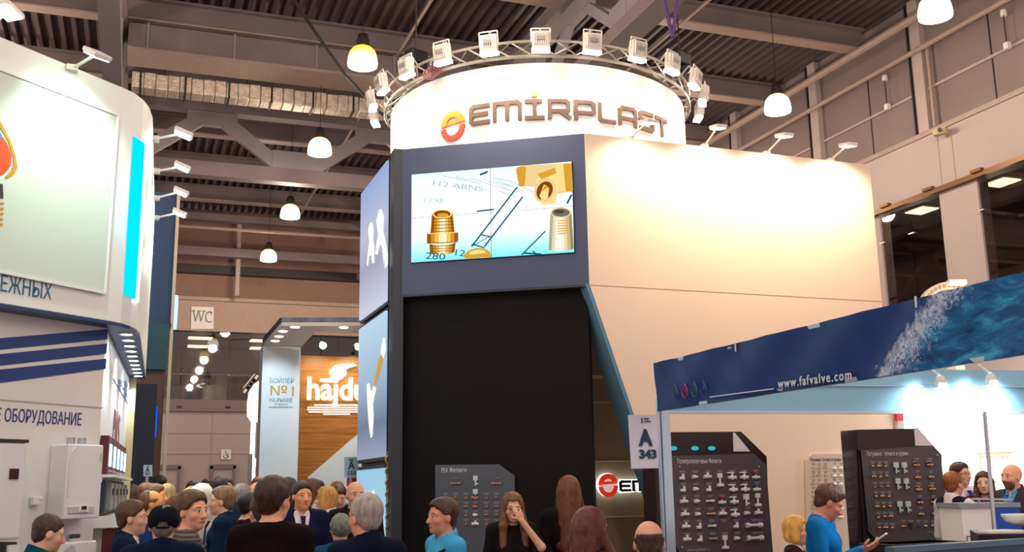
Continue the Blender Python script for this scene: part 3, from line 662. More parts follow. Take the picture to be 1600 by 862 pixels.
# board of small fittings on the dark wall
m_board = mat('slate_board', (82,88,100), .35, var=.04); m_cap = mat('caption_print', (150,156,166), .6); m_cap2 = mat('title_print', (214,216,220), .6)
m_pp = mat('white_plastic_fitting', (226,226,226), .35); m_brassf = mat('brass_fitting', (200,158,112), .35, metal=.5); m_copper = mat('copper_fitting', (170,124,108), .4, metal=.4); m_redp = mat('red_plastic', (150,40,34), .4); m_bluep = mat('blue_plastic', (40,90,160), .4); m_ltblue = mat('pale_blue_plastic', (196,216,220), .4); m_darkp = mat('dark_plastic', (44,38,60), .4)
def fit_mesh():
    F = {}
    F['tee'] = MB().tube((-.035,0,0),(.035,0,0),.013).tube((0,0,0),(0,0,.035),.012).lathe([(.017,-.01),(.017,.01)],(-.03,0,0),8,R=[[0,0,1],[0,1,0],[-1,0,0]])
    F['elbow'] = MB().tube((-.025,0,-.01),(.01,0,-.01),.014).tube((.01,0,-.02),(.01,0,.028),.013).ball((.01,0,-.01),.016,8,5)
    F['socket'] = MB().tube((-.022,0,0),(.012,0,0),.016).tube((.012,0,0),(.028,0,0),.008).tube((-.026,0,0),(-.018,0,0),.018)
    F['pipe'] = MB().tube((-.042,0,0),(.03,0,0),.008).tube((.012,0,0),(.042,0,0),.011)
    F['valve'] = MB().tube((-.04,0,-.012),(.04,0,-.012),.014).ball((0,0,-.012),.024,8,5).tube((0,0,-.005),(0,0,.024),.008).box((-.014,0,.03),(.07,.014,.012))
    F['knob'] = MB().tube((-.036,0,-.014),(.036,0,-.014),.013).ball((0,0,-.012),.02,8,5).tube((0,0,-.01),(0,0,.012),.009)
    F['cap'] = MB().tube((0,0,.012),(0,0,.036),.024,.027)
    F['stem'] = MB().tube((0,0,-.04),(0,0,.02),.009).box((0,0,.04),(.045,.02,.04)).tube((-.03,0,-.045),(.03,0,-.045),.014)
    F['long'] = MB().tube((-.09,0,0),(.09,0,0),.014).tube((-.09,0,0),(-.055,0,0),.024).tube((.055,0,0),(.09,0,0),.024)
    F['bracket'] = MB().box((0,0,.03),(.05,.024,.05)).tube((0,0,.01),(0,0,-.05),.01).tube((0,0,-.03),(.03,0,-.03),.009)
    return F
FIT = fit_mesh(); FITM = {}
def fitting(kind, m, parent, p, R, s=1.0):
    key = (kind, m.name)
    if key not in FITM: FITM[key] = FIT[kind].mesh('fitting_'+kind, m)
    o = bpy.data.objects.new({'pipe': 'pipe_piece', 'long': 'manifold', 'cap': 'valve_cap', 'stem': 'valve_stem', 'knob': 'valve_body'}.get(kind, kind), FITM[key]); COL.objects.link(o)
    Mx = Matrix([[*R[0], p[0]], [*R[1], p[1]], [*R[2], p[2]], [0,0,0,1]]) @ Matrix.Scale(s, 4)
    o.matrix_world = Mx; o.parent = parent; o.matrix_parent_inverse = WM.get(parent.name, Matrix.Identity(4)).inverted(); o.matrix_basis = Mx
    return o
class Board:
    """a flat display board: outline given by points of the photograph on the plane through p with normal n"""
    def __init__(s, t, p, n, outline, m, th=.03):
        s.t, s.p, s.n = t, np.array(p, float), np.array(n, float)
        s.u = np.cross(Z, s.n); s.u /= np.linalg.norm(s.u)
        if s.u @ RT0 < 0: s.u = -s.u
        s.R = np.stack([s.u, s.n, Z], 1)
        s.b = MB().slab([s.at(*q) for q in outline], -s.n*th).build('board', m, t)
    def at(s, px, py, off=0.0): return at_pl(px, py, s.p+s.n*off, s.n)
    def text(s, st, px, py, size, m, width, name='lettering'): text(st, size, m, s.b, s.at(px, py, .003), s.u, Z, width=width, ext=.001, name=name)
    def put(s, kind, m, px, py, sc=1.0): return fitting(kind, m, s.b, s.at(px, py, .02), s.R.tolist(), sc)
    def captions(s, pts, m, wd=.07):
        b = MB()
        for px, py in pts:
            for k in range(2): b.box(s.at(px, py+k*2.2, .002), (wd*(1-.25*k), .003, .007), R=s.R)
        o = b.build('caption_lines', m, s.b); o['kind'] = 'stuff'; return o
pex = thing('display_board', 'slate board titled PEX with small fittings on the dark wall', 'display board', scr(742, 790, -.1))
bd = Board(pex, B2+SN*.04, SN, [(680,726),(779,725),(804,743),(804,862),(804,880),(680,880)], m_board)
bd.text('PEX Фитинги', 689, 738, .085, m_cap2, .34)
cap = []
for r, y in enumerate((777, 791, 804, 818)):
    for c, x in enumerate((696, 712, 728, 743, 760, 776, 792)):
        if x > 768+100: continue
        bd.put('tee' if (r+c) % 3 == 0 else 'socket' if c % 2 else 'elbow', m_pp if c == 3 and r > 1 else m_copper, x, y, .75 if c != 3 else 1.2); cap.append((x, y-7))
bd.captions(cap, m_cap)
for x in (712, 776): bd.put('long', m_copper, x, 755, .75); bd.put('pipe', m_copper, x, 747, .6)
bd.put('bracket', m_ltblue, 743, 751, 1.2); bd.put('bracket', m_ltblue, 743, 772, 1.2); bd.put('cap', m_redp, 743, 790, .8)

# back-lit sign on the inner wall
m_glowline = glow('sign_halo', (236,255,244), 1.5); m_sred = mat('sign_red', (196,44,30), .4, emit=(196,44,30), es=.5); m_sblack = mat('sign_black', (36,26,26), .4)
ws = thing('wall_sign', 'small back-lit red and black sign with a round e on the inner wall', 'sign', at_y(975, 757, 13.55))
wy2 = 13.5; q0 = at_y(950, 757, wy2)
def putw(x, z, off): return V(x, wy2-off, z)
for dx, rr in ((0, .163),):
    MB().lathe([(0,0),(rr,0),(rr,.04),(0,.04)], (q0[0], wy2+.05, q0[2]), 32, R=[[1,0,0],[0,0,-1],[0,1,0]]).build('halo_disc', m_glowline, ws)
m_letw = mat('sign_face', (236,228,216), .5, emit=(236,228,216), es=.3)
MB().lathe([(0,0),(.148,0),(.148,.01),(0,.01)], (q0[0], wy2+.012, q0[2]), 32, R=[[1,0,0],[0,0,-1],[0,1,0]]).build('sign_disc', m_letw, ws)
emblem(putw, q0[0], q0[2], .15, .15, ws, m_sred, m_sred, .02)
xx = at_y(968, 768, wy2); x = xx[0]
for ch in 'EMI':
    ob, wd = strokes(ch, x, .19, .16, lambda a_, z_, off: V(a_, wy2-.03-off, xx[2]+z_), m_sblack, ws, .24)
    strokes(ch, x, .19, .186, lambda a_, z_, off: V(a_, wy2+.02-off, xx[2]+z_-.013), m_glowline, ws, .35, 'letter_halo')
    x += wd+.05

# wavy brass strip of sample pipes on the corner of the tower
pr = []
for i in range(40):
    q = at_d(608+(2.2 if i % 4 < 2 else -1.5)+i*.03, 708+i*4.4, 13.95); pr.append(q-HF*.25)
ss = thing('sample_strip', 'wavy brass strip of pipe samples hanging on the corner of the dark wall', 'sample strip', pr[-1])
MB().path(pr, .016, 6).build('bent_pipe', m_brassf, ss); MB().beam(pr[0]+HF*.04, pr[-1]+HF*.04, .03, .03).build('mounting_rail', m_frame, ss)
for k in range(0, 40, 8): MB().box(pr[k], (.05,.04,.03)).build('pipe_clip', m_alu, ss)
# ================================================================== bright stand on the left
def proj(P):
    d = np.array(P, float)-CAM; z = d @ FW; return 800+FPX*(d @ RT)/z, 431-FPX*(d @ UP)/z
m_lw = mat('gloss_white', (236,238,236), .3, var=.01); m_lw2 = mat('wall_white', (232,230,228), .45, var=.015)
m_navy = mat('navy_print', (24,62,134), .45); m_navy2 = mat('navy_soffit', (20,58,104), .4); m_tealtxt = mat('teal_letter', (20,112,160), .45)
g_cyan = glow('cyan_strip', (0,200,255), .95); g_strip = glow('white_strip', (226,240,255), 4.0)
LU = V(math.sin(math.radians(48)), math.cos(math.radians(48)), 0); LN = V(LU[1], -LU[0], 0)      # LN: out of the wall, toward the aisle
C0 = V(-.26, 9.70, 0)
left = thing('exhibition_stand', 'white rounded stand at left with navy stripes and a cyan light slot', 'exhibition stand', (-1.2, 10, 0))
curve = [C0, V(-.17, 9.80, 0), V(-.09, 9.96, 0), V(-.035, 10.15, 0), V(0, 10.42, 0), V(.012, 10.8, 0)]
plan = [C0-LU*3.2] + curve + [V(.1, 14.35, 0), V(-3, 14.35, 0), V(-3.4, 10, 0)]
ZU, ZT = 3.15, 5.35
b = MB().slab([p+Z*ZU for p in plan], (0,0,ZT-ZU)); b.build('upper_box', m_lw, left)
b = MB(); pl = [p+Z*(ZU-.03) for p in plan]; b.slab(pl, (0,0,.035)); b.build('soffit', m_navy2, left)
# lower walls
L0 = V(-.29, 9.93, 0); L1_ = V(-.1, 14.2, 0)
MB().slab([L0-LU*3.0, L0, L1_, V(-3, 14.2, 0)], (0,0,ZU-.02)).build('lower_wall', m_lw2, left)
MB().slab([L1_+V(0,.0,0), L1_+V(.09,0,0), L1_+V(.09,.1,0), L1_+V(0,.1,0)], (0,0,ZU-.02)).build('corner_fin', mat('olive_fin', (178,164,120), .5), left)
def lw(px, py, off=0.0): return at_pl(px, py, L0+LN*off, LN)
def lb2(px, py, off=0.0): return at_pl(px, py, C0+LN*off, LN)
ln = MB().slab([lw(-40,620,.001), lw(160,636,.001), lw(160,638,.001), lw(-40,622,.001)], LN*.004); ln.build('panel_joint', mat('joint_grey', (176,172,170), .6), left)
for k, (l0, l1, r0, r1) in enumerate(((528,546,514,530), (553,571,536.5,552.5), (577,598,560,576))):
    sl0, sl1 = (r0-l0)/168, (r1-l1)/168
    MB().slab([lw(-40,l0-40*sl0,.002), lw(168-k,r0,.002), lw(167-k,r1,.002), lw(-40,l1-40*sl1,.002)], LN*.004).build('navy_stripe', m_navy, left)
text('НОЕ ОБОРУДОВАНИЕ', .15, m_navy, left, lw(-32, 656, .003), LU, Z, width=np.linalg.norm(lw(127,661,.003)-lw(-32,656,.003)))
text('ЗАРУБЕЖНЫХ', .19, m_tealtxt, left, lb2(-76, 441, .003), LU, Z, width=np.linalg.norm(lb2(80,470,.003)-lb2(-76,441,.003)))
# framed glossy panel
m_gpanel = mat('glossy_panel', (216,228,222), .12, spec=.6)
fr = [lb2(-60,86,.01), lb2(183,180,.01), lb2(163,458,.01), lb2(-60,413,.01)]
pn = MB().slab(fr, LN*.008).build('gloss_panel', m_gpanel, left)
cy = sum(fr)/4
for i in range(4): MB().beam(fr[i]+LN*.01, fr[(i+1) % 4]+LN*.01, .022, .022).build('panel_frame', m_lw, left)
# drop emblem on the panel
def pf(pxs, m, nm, off=.02): return MB().slab([lb2(px, py, off) for px, py in pxs], LN*.004).build(nm, m, left)
m_gold = mat('gold_print', (204,152,40), .4); m_drop = mat('drop_red', (226,74,26), .5); m_dblue = mat('drop_blue', (40,150,210), .5)
pf([(-14,170),(2,192),(16,218),(25,246),(27,262),(22,272),(12,278),(8,276),(16,268),(21,258),(20,244),(12,220),(0,200),(-14,180)], m_gold, 'emblem_rim')
pf([(-30,215),(4,214),(12,226),(18,244),(16,260),(8,270),(-4,276),(-30,276)], m_drop, 'emblem_drop')
pf([(-30,196),(-6,196),(4,213),(-30,224)], m_dblue, 'emblem_wave', .024)
pf([(-12,288),(4,287),(5,310),(-1,309),(-1,293),(-12,293)], m_ink, 'emblem_letter')
for k in range(5): pf([(-30,313+8*k),(6-k*.5,316+8.3*k),(6-k*.5,319+8.3*k),(-30,316+8*k)], m_gold, 'emblem_bar')
# cyan light slot that wraps the rounded corner
sl = [curve[1]+(curve[2]-curve[1])*.1, curve[2], curve[2]*.5+curve[3]*.5]
cut = V(-.09, 9.9, 0)
def out(p, k): c = V(-.35, 10.3, 0); d = p-c; return p+d/np.linalg.norm(d)*k
z0s, z1s = 3.42, 4.93
b = MB()
for p, q in zip(sl[:-1], sl[1:]): b.slab([out(p,.004)+Z*z0s, out(q,.004)+Z*z0s, out(q,.004)+Z*z1s, out(p,.004)+Z*z1s], out(p,.014)-out(p,.004))
b.build('light_slot', g_cyan, left)
q = sl[-1]; MB().slab([out(q,.004)+Z*(z0s-.03), out(q,.03)+Z*(z0s-.03), out(q,.03)+Z*(z1s+.02), out(q,.004)+Z*(z1s+.02)], V(.012,.02,0)).build('slot_edge', g_strip, left)
lamp_light('POINT', out(sl[1], .12)+Z*4.2, 5, (60,200,255), left, size=.3)
# downlights in the soffit
for i in range(10):
    t_ = i/9; p = V(-.12+.13*t_, 10.25+3.75*t_, ZU-.034)
    MB().lathe([(0,0),(.055,0),(.055,.01),(0,.01)], p, 16).build('downlight', glow('downlight_glass', (240,250,255), 9.0), left)
    MB().lathe([(.055,-.004),(.07,-.004),(.07,.012),(.055,.012)], p, 16).build('downlight_ring', m_chrome, left)
    if i % 3 == 0: lamp_light('SPOT', p-Z*.03, 40, (230,245,255), left, aim=p-Z*2+V(-.25,0,0), size=.05, spot=120)
# print on the flank wall
def fw_(px, py, off=.004):
    d = L1_-L0; n = V(d[1], -d[0], 0); n /= np.linalg.norm(n); return at_pl(px, py, L0+n*off, n)
FU = (L1_-L0)/np.linalg.norm(L1_-L0); FN = V(FU[1], -FU[0], 0)
m_ltstripe = mat('pale_blue_print', (140,160,214), .5); m_redtxt = mat('dark_red_letter', (120,30,34), .5)
for k in range(3): MB().slab([fw_(177+7*k,591+2*k), fw_(182+7*k,591+2*k), fw_(204,629-14*k), fw_(204,638-14*k)], FN*.003).build('pale_stripe', m_ltstripe, left)
text('PWS', .55, m_redtxt, left, fw_(175, 694), FU, Z, width=1.15)
# row of controllers and the shelf below
m_burg = mat('burgundy_frame', (96,22,34), .5); g_scr = glow('controller_screen', (150,215,255), 2.2); m_greyu = mat('controller_grey', (150,156,150), .5); m_dgreen = mat('dark_green_panel', (28,54,46), .5)
for k in range(5):
    t_ = .35+k*.62; p = L0+FU*t_
    c = p+FN*.04+Z*1.99
    t = thing('heating_controller', 'burgundy controller with a lit screen on the left flank wall, %s' % ('nearest', 'second', 'third', 'fourth', 'farthest')[k], 'controller', c, 0, 'lit controllers in a row')
    R = np.stack([FU, FN, Z], 1)
    MB().box(c, (.5,.07,.34), R=R).build('case', m_burg, t); MB().box(c+FN*.04+FU*.02, (.24,.01,.2), R=R).build('screen', g_scr, t); MB().box(c+FN*.04-Z*.14, (.4,.012,.02), R=R).build('button_row', m_greyu, t)
    c2 = p+FN*.04+Z*1.62
    t = thing('wall_unit', 'grey wall unit under the shelf on the left flank, %s' % ('nearest', 'second', 'third', 'fourth', 'farthest')[k], 'wall unit', c2, 0, 'grey units under the controllers')
    MB().box(c2, (.58,.06,.3), R=R).build('back_panel', m_dgreen, t); MB().box(c2+FN*.05, (.26,.06,.24), R=R).build('unit_body', m_greyu, t, bevel=.01); MB().box(c2+FN*.085+Z*.04, (.14,.01,.06), R=R).build('unit_display', m_dark, t)
sh = thing('wall_shelf', 'narrow white shelf between two rows of units on the left flank', 'shelf', L0+FU*1.6+Z*1.79)
R = np.stack([FU, FN, Z], 1)
MB().box(L0+FU*1.6+FN*.08+Z*1.80, (3.2,.16,.025), R=R).build('shelf_board', m_lw, sh); MB().box(L0+FU*1.6+FN*.03+Z*1.77, (3.2,.03,.05), R=R).build('shelf_lip', m_lw, sh)
lg = thing('label_rail', 'white label rail with printed tags under the wall units', 'rail', L0+FU*1.6+Z*1.42)
MB().box(L0+FU*1.6+FN*.1+Z*1.4, (3.2,.2,.1), R=R).build('rail_front', m_lw, lg)
for k in range(5): MB().box(L0+FU*(.35+.62*k)+FN*.203+Z*1.4, (.3,.006,.05), R=R).build('price_tag', m_greyu, lg)
rk = thing('display_rack', 'burgundy upright rack with white boxes by the left flank', 'rack', L0+FU*1.6)
for k in range(6): MB().box(L0+FU*(.1+.6*k)+FN*.12+Z*.67, (.07,.1,1.34), R=R).build('upright', m_burg, rk)
for z in (.35, 1.0): MB().box(L0+FU*1.6+FN*.14+Z*z, (3.1,.2,.03), R=R).build('shelf_board', m_burg, rk)
for k in range(6):
    p = L0+FU*(1.3+.3*k)+FN*.16; hgt = .2+.03*(k % 3)
    tag(MB().box(p+Z*(1.015+hgt/2), (.2,.14,hgt), R=R).box(p+Z*(1.015+hgt+.01), (.16,.1,.02), R=R).build('product_box', m_lw, bevel=.01), 'white product box on the burgundy rack, %s from the front' % ('first','second','third','fourth','fifth','sixth')[k], 'box', 'white boxes on the rack')

# boilers on the front wall
def solve_depth(px0, px1, py):
    lo, hi = .01, 1.5; w0 = lw(px0, py)
    for _ in range(40):
        md = (lo+hi)/2
        if proj(w0+LN*md)[0] < px1: lo = md
        else: hi = md
    return w0, lo
def wall_box(px0, px1, px2, pyt, pyb):
    w0, dp = solve_depth(px0, px1, (pyt+pyb)/2)
    fl = V(*(w0+LN*dp)[:2], 0)
    fr_ = at_pl(px2, (pyt+pyb)/2, fl, LN); wd = np.linalg.norm((fr_-fl)[:2])
    zt = at_pl(px1, pyt, fl, LN)[2]; zb = at_pl(px1, pyb, fl, LN)[2]
    return fl, wd, dp, zb, zt
RB = np.stack([LU, LN, Z], 1)
m_boiler = mat('boiler_white', (232,234,238), .25, var=.01); m_pgrey = mat('panel_grey', (196,198,204), .4)
fl, wd, dp, zb, zt = wall_box(75, 103, 159, 693, 811)
def bx(o, a, d, z): return o+LU*a+LN*d+Z*z
t = thing('wall_boiler', 'white wall hung boiler with a rounded control strip, on the left stand', 'boiler', bx(fl, wd/2, -dp/2, zb))
MB().box(bx(fl, wd/2, -dp/2, (zb+zt)/2), (wd, dp, zt-zb), R=RB).build('casing', m_boiler, t, bevel=.012)
hh = zt-zb
MB().box(bx(fl, wd*.46, .004, zb+hh*.12), (wd*.72, .012, hh*.1), R=RB).build('control_strip', m_pgrey, t, bevel=.02)
MB().box(bx(fl, wd*.5, .014, zb+hh*.13), (wd*.26, .01, hh*.09), R=RB).build('control_face', m_lw, t)
MB().box(bx(fl, wd*.5, .021, zb+hh*.145), (wd*.13, .006, hh*.045), R=RB).build('display', m_black, t)
for k in range(3): MB().box(bx(fl, wd*(.42+.07*k), .021, zb+hh*.1), (wd*.03, .005, hh*.012), R=RB).build('button', m_pgrey, t)
MB().box(bx(fl, wd*.92, .004, zb+hh*.84), (wd*.05, .006, hh*.1), R=RB).build('badge', m_pgrey, t)
MB().path([bx(fl, wd*.08, .006, zb+hh*.3), bx(fl, wd*.06, .006, zb+hh*.8), bx(fl, wd*.1, .006, zb+hh*.9), bx(fl, wd*.2, .006, zb+hh*.96)], .006).build('relief_line', m_boiler, t)
for k in (.3, .6): MB().tube(bx(fl, wd*k, -dp*.5, zt), bx(fl, wd*k, -dp*.5, zt+.06), .035, n=12).build('flue_stub', m_alu, t)
# second, lower boiler
fl2, wd2, dp2, zb2_, zt2 = wall_box(58, 86, 148, 848, 960)
t = thing('wall_boiler', 'lower white boiler with a round gauge, under the first one', 'boiler', bx(fl2, wd2/2, -dp2/2, .6))
MB().box(bx(fl2, wd2/2, -dp2/2, (.55+zt2)/2), (wd2, dp2, zt2-.55), R=RB).build('casing', m_boiler, t, bevel=.012)
MB().lathe([(0,0),(.045,0),(.045,.012),(0,.012)], bx(fl2, wd2*.3, .014, zt2-.07), 18, R=np.stack([LU, Z, LN], 1)).build('gauge', m_pgrey, t)
MB().lathe([(0,0),(.05,0),(.05,.06),(.03,.08),(0,.08)], bx(fl2, wd2*.35, -dp2*.5, zt2), 14).build('flue_stub', m_alu, t); MB().tube(bx(fl2, wd2*.35, -dp2*.5, zt2+.04), bx(fl2, wd2*.75, -dp2*.5, zt2+.04), .018).build('pipe', m_dark, t)
# tall tank at the picture's left edge
fl3 = V(*(lw(-60, 760)+LN*.42)[:2], 0); fr3 = at_pl(43, 700, fl3, LN); wd3 = np.linalg.norm((fr3-fl3)[:2]); zt3 = at_pl(30, 691, fl3, LN)[2]; zb3 = at_pl(30, 842, fl3, LN)[2]
t = thing('heating_tank', 'tall white heating appliance with a dark square display at the left edge', 'boiler', bx(fl3, wd3/2, -.2, 0))
MB().box(bx(fl3, wd3/2, -.2, (zb3+zt3)/2), (wd3, .4, zt3-zb3), R=RB).build('casing', m_boiler, t, bevel=.02)
MB().box(bx(fl3, wd3/2, -.2, zt3+.012), (wd3+.01, .41, .024), R=RB).build('top_plate', m_dark, t)
dpt = at_pl(22, 740, fl3+LN*.006, LN); MB().box(dpt, (.075,.012,.08), R=RB).build('display', mat('wine_display', (62,20,30), .3), t)
MB().box(bx(fl3, wd3/2, -.2, zb3/2-.01), (wd3-.04, .38, zb3-.02), R=RB).build('base', m_dark, t); MB().box(bx(fl3, wd3*.75, .0, zb3-.09), (wd3*.4, .03, .1), R=RB).build('drawer_front', m_lw, t)
p = lw(55, 782, .03)
tag(MB().box(p, (.07,.05,.07), R=RB).box(p+LU*.03+Z*.02, (.05,.06,.03), R=RB).build('wall_socket', m_lw, bevel=.008), 'small white socket on the wall between the two boilers', 'socket')
# lamps on the rounded stand
GR = (214,255,226)
arm_lamp('clip_lamp', 'clip lamp on the top edge of the left stand, cut by the corner', at_z(-22,50,ZT+.02), at_z(12, 16, ZT+.34)+LN*.0, lb2(5,180), 90, GR, 'clip lamps of the left stand', es=12, gname='green_lens')
arm_lamp('clip_lamp', 'clip lamp standing on the sloping top edge of the left stand', lb2(113,107,.02), at_pl(152, 84, C0+LN*.42, LN), lb2(100,230), 90, GR, 'clip lamps of the left stand', es=12, gname='green_lens')
for k, (by, hy) in enumerate(((217, 208), (267, 260), (309, 299), (340, 332))):
    yy = (10.95, 12.7, 13.6, 14.3)[k]; b0 = at_y(240, by, yy); b0[0] = .03+(yy-10.8)*.025; h0 = at_y(287+(-2)*k, hy, yy)
    arm_lamp('clip_lamp', ('topmost', 'second', 'third', 'lowest')[k]+' of four arm lamps reaching out from the flank of the left stand', b0, h0, V(b0[0], yy, b0[2]-.7), 70, GR, 'arm lamps on the flank of the left stand', hw=.2, es=14, gname='green_lens')

# ---- dark stand further back on the left
m_navyd = mat('navy_panel', (26,36,60), .5); m_bstand = mat('dull_blue_panel', (40,74,120), .5)
ds = thing('exhibition_stand', 'dark blue stand with a pale rim behind the bright left stand', 'exhibition stand', (-.2, 19, 0))
xd = .48
MB().span(-2.5, .42, 17.6, 22.5, 0, 3.6).build('lower_block', mat('brown_panel', (110,84,74), .6), ds)
MB().span(-2.5, xd, 17.6, 22.5, 4.35, 6.6).build('upper_block', m_bstand, ds)  # upper block in one even dull blue
MB().slab([V(-1.5,17.5,3.6), V(.42,17.5,3.6), V(.42,17.5,4.0), V(xd,17.5,4.35), V(-1.5,17.5,4.35)], (0,5,0)).build('tapered_soffit', mat('teal_soffit', (18,84,104), .5), ds)
MB().span(xd-.02, xd+.03, 17.5, 17.6, 0, 6.6).build('pale_rim', mat('cream_rim', (214,206,180), .5), ds)
MB().span(-.2, .3, 16.9, 17.1, 0, 3.3).build('navy_fin', m_navyd, ds)
MB().span(.3, .32, 16.88, 17.1, 2.5, 2.95).build('neon_line', glow('blue_neon', (20,90,230), .8), ds)
oc = at_y(259, 470, 17.5)
MB().lathe([(.22,0),(.3,0),(.3,.05),(.22,.05)], V(xd+.06, 18.6, oc[2]), 24, R=[[0,0,1],[1,0,0],[0,1,0]]).build('round_logo_rim', glow('logo_rim', (150,190,255), 1.5), ds)
for k, y in enumerate((426, 439, 451, 464)):
    h0 = at_y(269, y, 18.5+.9*k); arm_lamp('arm_lamp', ('topmost', 'second', 'third', 'lowest')[k]+' small lamp in the row on the dark blue stand', h0+V(-.35,0,.08), h0, h0+V(-.5,0,-.6), 25, (255,250,240), 'small lamps on the dark blue stand', hw=.14, es=10)
m_pl = mat('pale_blue_sign', (190,216,226), .5)
def code_sign(label, corners, Y, num, top='A', strap=True):
    q = [at_y(px, py, Y) for px, py in corners]; t = thing('stand_number_sign', label, 'sign', sum(q)/4)
    MB().slab(q, (0,.012,0)).build('sign_plate', m_pl, t); w_ = q[1][0]-q[0][0]; h_ = q[0][2]-q[3][2]; z0 = q[3][2]
    m_st = mat('sign_teal', (18,70,96), .5)
    text(top, h_*.55, m_st, t, V((q[0][0]+q[1][0])/2-w_*.2, Y-.004, z0+h_*.42), (1,0,0), Z, width=w_*.46, bold=.004)
    if num: text(num, h_*.26, m_st, t, V((q[0][0]+q[1][0])/2-w_*.3, Y-.004, z0+h_*.14), (1,0,0), Z, width=w_*.6, bold=.001)
    MB().span((q[0][0]+q[1][0])/2-w_*.16, (q[0][0]+q[1][0])/2+w_*.16, Y-.003, Y, z0+h_*.84, z0+h_*.9).build('printed_mark', m_st, t)
    if strap: MB().box(((q[0][0]+q[1][0])/2, Y+.04, q[0][2]/2), (.04,.04,q[0][2])).build('post', m_alu, t)
    return t
code_sign('pale blue stand sign with the letter A by the brown post on the left', [(224,726),(238,726),(238,744),(224,744)], 16.5, '231')
code_sign('small pale stand sign with the letter A left of the white column', [(399,729),(409,729),(409,747),(399,747)], 20.0, '232')

# ================================================================== stand with the wooden wall
HY = 19.0
m_hcol = mat('column_white', (222,234,240), .5, var=.02); m_wood = mat('wood_panel', (170,110,44), .45, var=.28, vscale=3, stretch=(.6,1,9))
hs = thing('exhibition_stand', 'white canopy stand with a wood panelled wall behind the light boxes', 'exhibition stand', (4, 20, 0))
ql = [at_y(px, py, HY) for px, py in ((411,540),(470,540),(467,760),(409,760))]
zc = ql[0][2]
MB().span(ql[0][0], ql[1][0], HY, HY+.5, 0, zc).build('column', m_hcol, hs)
can = [(412,540),(440,509),(575,509),(575,521),(492,519),(471,541)]
MB().slab([at_z(px, py, zc) for px, py in can]+[], (0,0,.06)).build('canopy_soffit', mat('canopy_white', (226,214,200), .5), hs)
ce = [at_z(px, py, zc+.06) for px, py in ((412,540),(440,509),(575,509))]
m_edge2 = mat('printed_edge', (96,100,124), .4, var=.6, vscale=5)
for p, q_ in zip(ce[:-1], ce[1:]): MB().beam(p+Z*.06, q_+Z*.06, .05, .16).build('canopy_edge', m_edge2 if p is not ce[0] else m_dark, hs)
for px, py in ((461,508.5+3),(442,518),(436,526),(430,533),(537,512)):
    p = at_z(px, py, zc-.008); MB().lathe([(0,0),(.07,0),(.07,.01),(0,.01)], p, 14).build('downlight', glow('hajdu_downlight', (255,250,240), 8.0), hs)
    lamp_light('SPOT', p-Z*.03, 20, (226,242,255), hs, aim=p-Z*2+V(0,.5,0), size=.06, spot=130)
wyh = HY+1.2
wl, wr_ = at_y(468, 600, wyh)[0], at_y(575, 600, wyh)[0]+.6
ztop = at_z(480, 520, zc)[2]
nb = 14
for k in range(nb):
    z0, z1 = zc*k/nb, zc*(k+1)/nb; MB().span(wl, wr_, wyh, wyh+.05, z0+.003, z1-.003).build('wood_board', m_wood, hs)
MB().span(wl, wr_, wyh+.05, wyh+.1, 0, zc).build('wall_back', m_dark, hs)
dg = [at_y(px, py, wyh-.01) for px, py in ((481,745),(575,664),(575,800),(481,800))]
MB().slab([dg[0], dg[1], V(dg[1][0],wyh-.01,0), V(dg[0][0],wyh-.01,0)], (0,-.03,0)).build('white_wedge', m_hcol, hs)
g_hw = glow('lit_letters', (255,252,244), 2.0); m_dim = mat('white_print', (250,244,230), .5, emit=(250,244,230), es=.6)
text('hajdu', .62, g_hw, hs, at_y(478, 623, wyh-.06), (1,0,0), Z, width=np.linalg.norm(at_y(572,623,wyh)-at_y(478,623,wyh)), ext=.02, bold=.012)
sw = [(500,595),(510,597),(522,597),(534,592),(541,584),(540,578),(545,574.5),(557,571),(552,568),(536,568),(523,571),(516,577),(514.5,584),(518,590),(511,592),(500,592)]
MB().slab([at_y(px, py, wyh-.05) for px, py in sw], (0,-.04,0)).build('swirl_logo', g_hw, hs)
b = MB()
for k, (x0, x1) in enumerate(((491,562),(480,562),(480,562),(482,562),(505,547))): p, q_ = at_y(x0, 632.5+3.6*k, wyh-.012), at_y(x1, 632.5+3.6*k, wyh-.012); b.beam(p, q_, .004, .025)
b.build('printed_lines', m_dim, hs)
m_boil = mat('blue_grey_letter', (92,130,150), .5); m_ochre = mat('ochre_letter', (206,150,50), .5)
def coltext(s, x0, x1, y, size, m, bold=0): text(s, size, m, hs, at_y(x0, y, HY-.004), (1,0,0), Z, width=at_y(x1, y, HY)[0]-at_y(x0, y, HY)[0], bold=bold)
coltext('БОЙЛЕР', 421, 459, 598, .12, m_boil); coltext('№1', 420, 459, 617.5, .25, m_ochre); coltext('НА РЫНКЕ', 420, 457, 627.5, .1, m_boil); coltext('по версии', 428, 450, 632, .04, m_boil); coltext('Водонагреватели 2015', 420, 458, 636.5, .04, m_boil)
for k, (px, py) in enumerate(((503, 541), (558, 543))):
    p = at_y(px, py, wyh-.35); t = thing('spotlight', 'glaring spotlight before the wood wall, %s' % ('left of the pair' if k == 0 else 'right, beside the light boxes'), 'spotlight', p, 0, 'spotlights at the wood wall')
    MB().tube(p+V(0,.05,.06), p+V(0,-.12,0), .05, .07, 12).build('lamp_head', m_lamp, t); MB().lathe([(0,0),(.062,0),(.062,.012),(0,.012)], p+V(0,-.13,0), 16, R=[[1,0,0],[0,0,-1],[0,1,0]]).build('lens', glow('spot_lens', (236,255,246), 22), t)
    MB().tube(p+V(0,.1,.06), p+V(0,.35,.1), .012).build('arm', m_lamp, t)
    lamp_light('SPOT', p+V(0,-.16,-.02), 60, (255,244,225), t, aim=p+V(0,.35,-1.0), size=.05, spot=120)
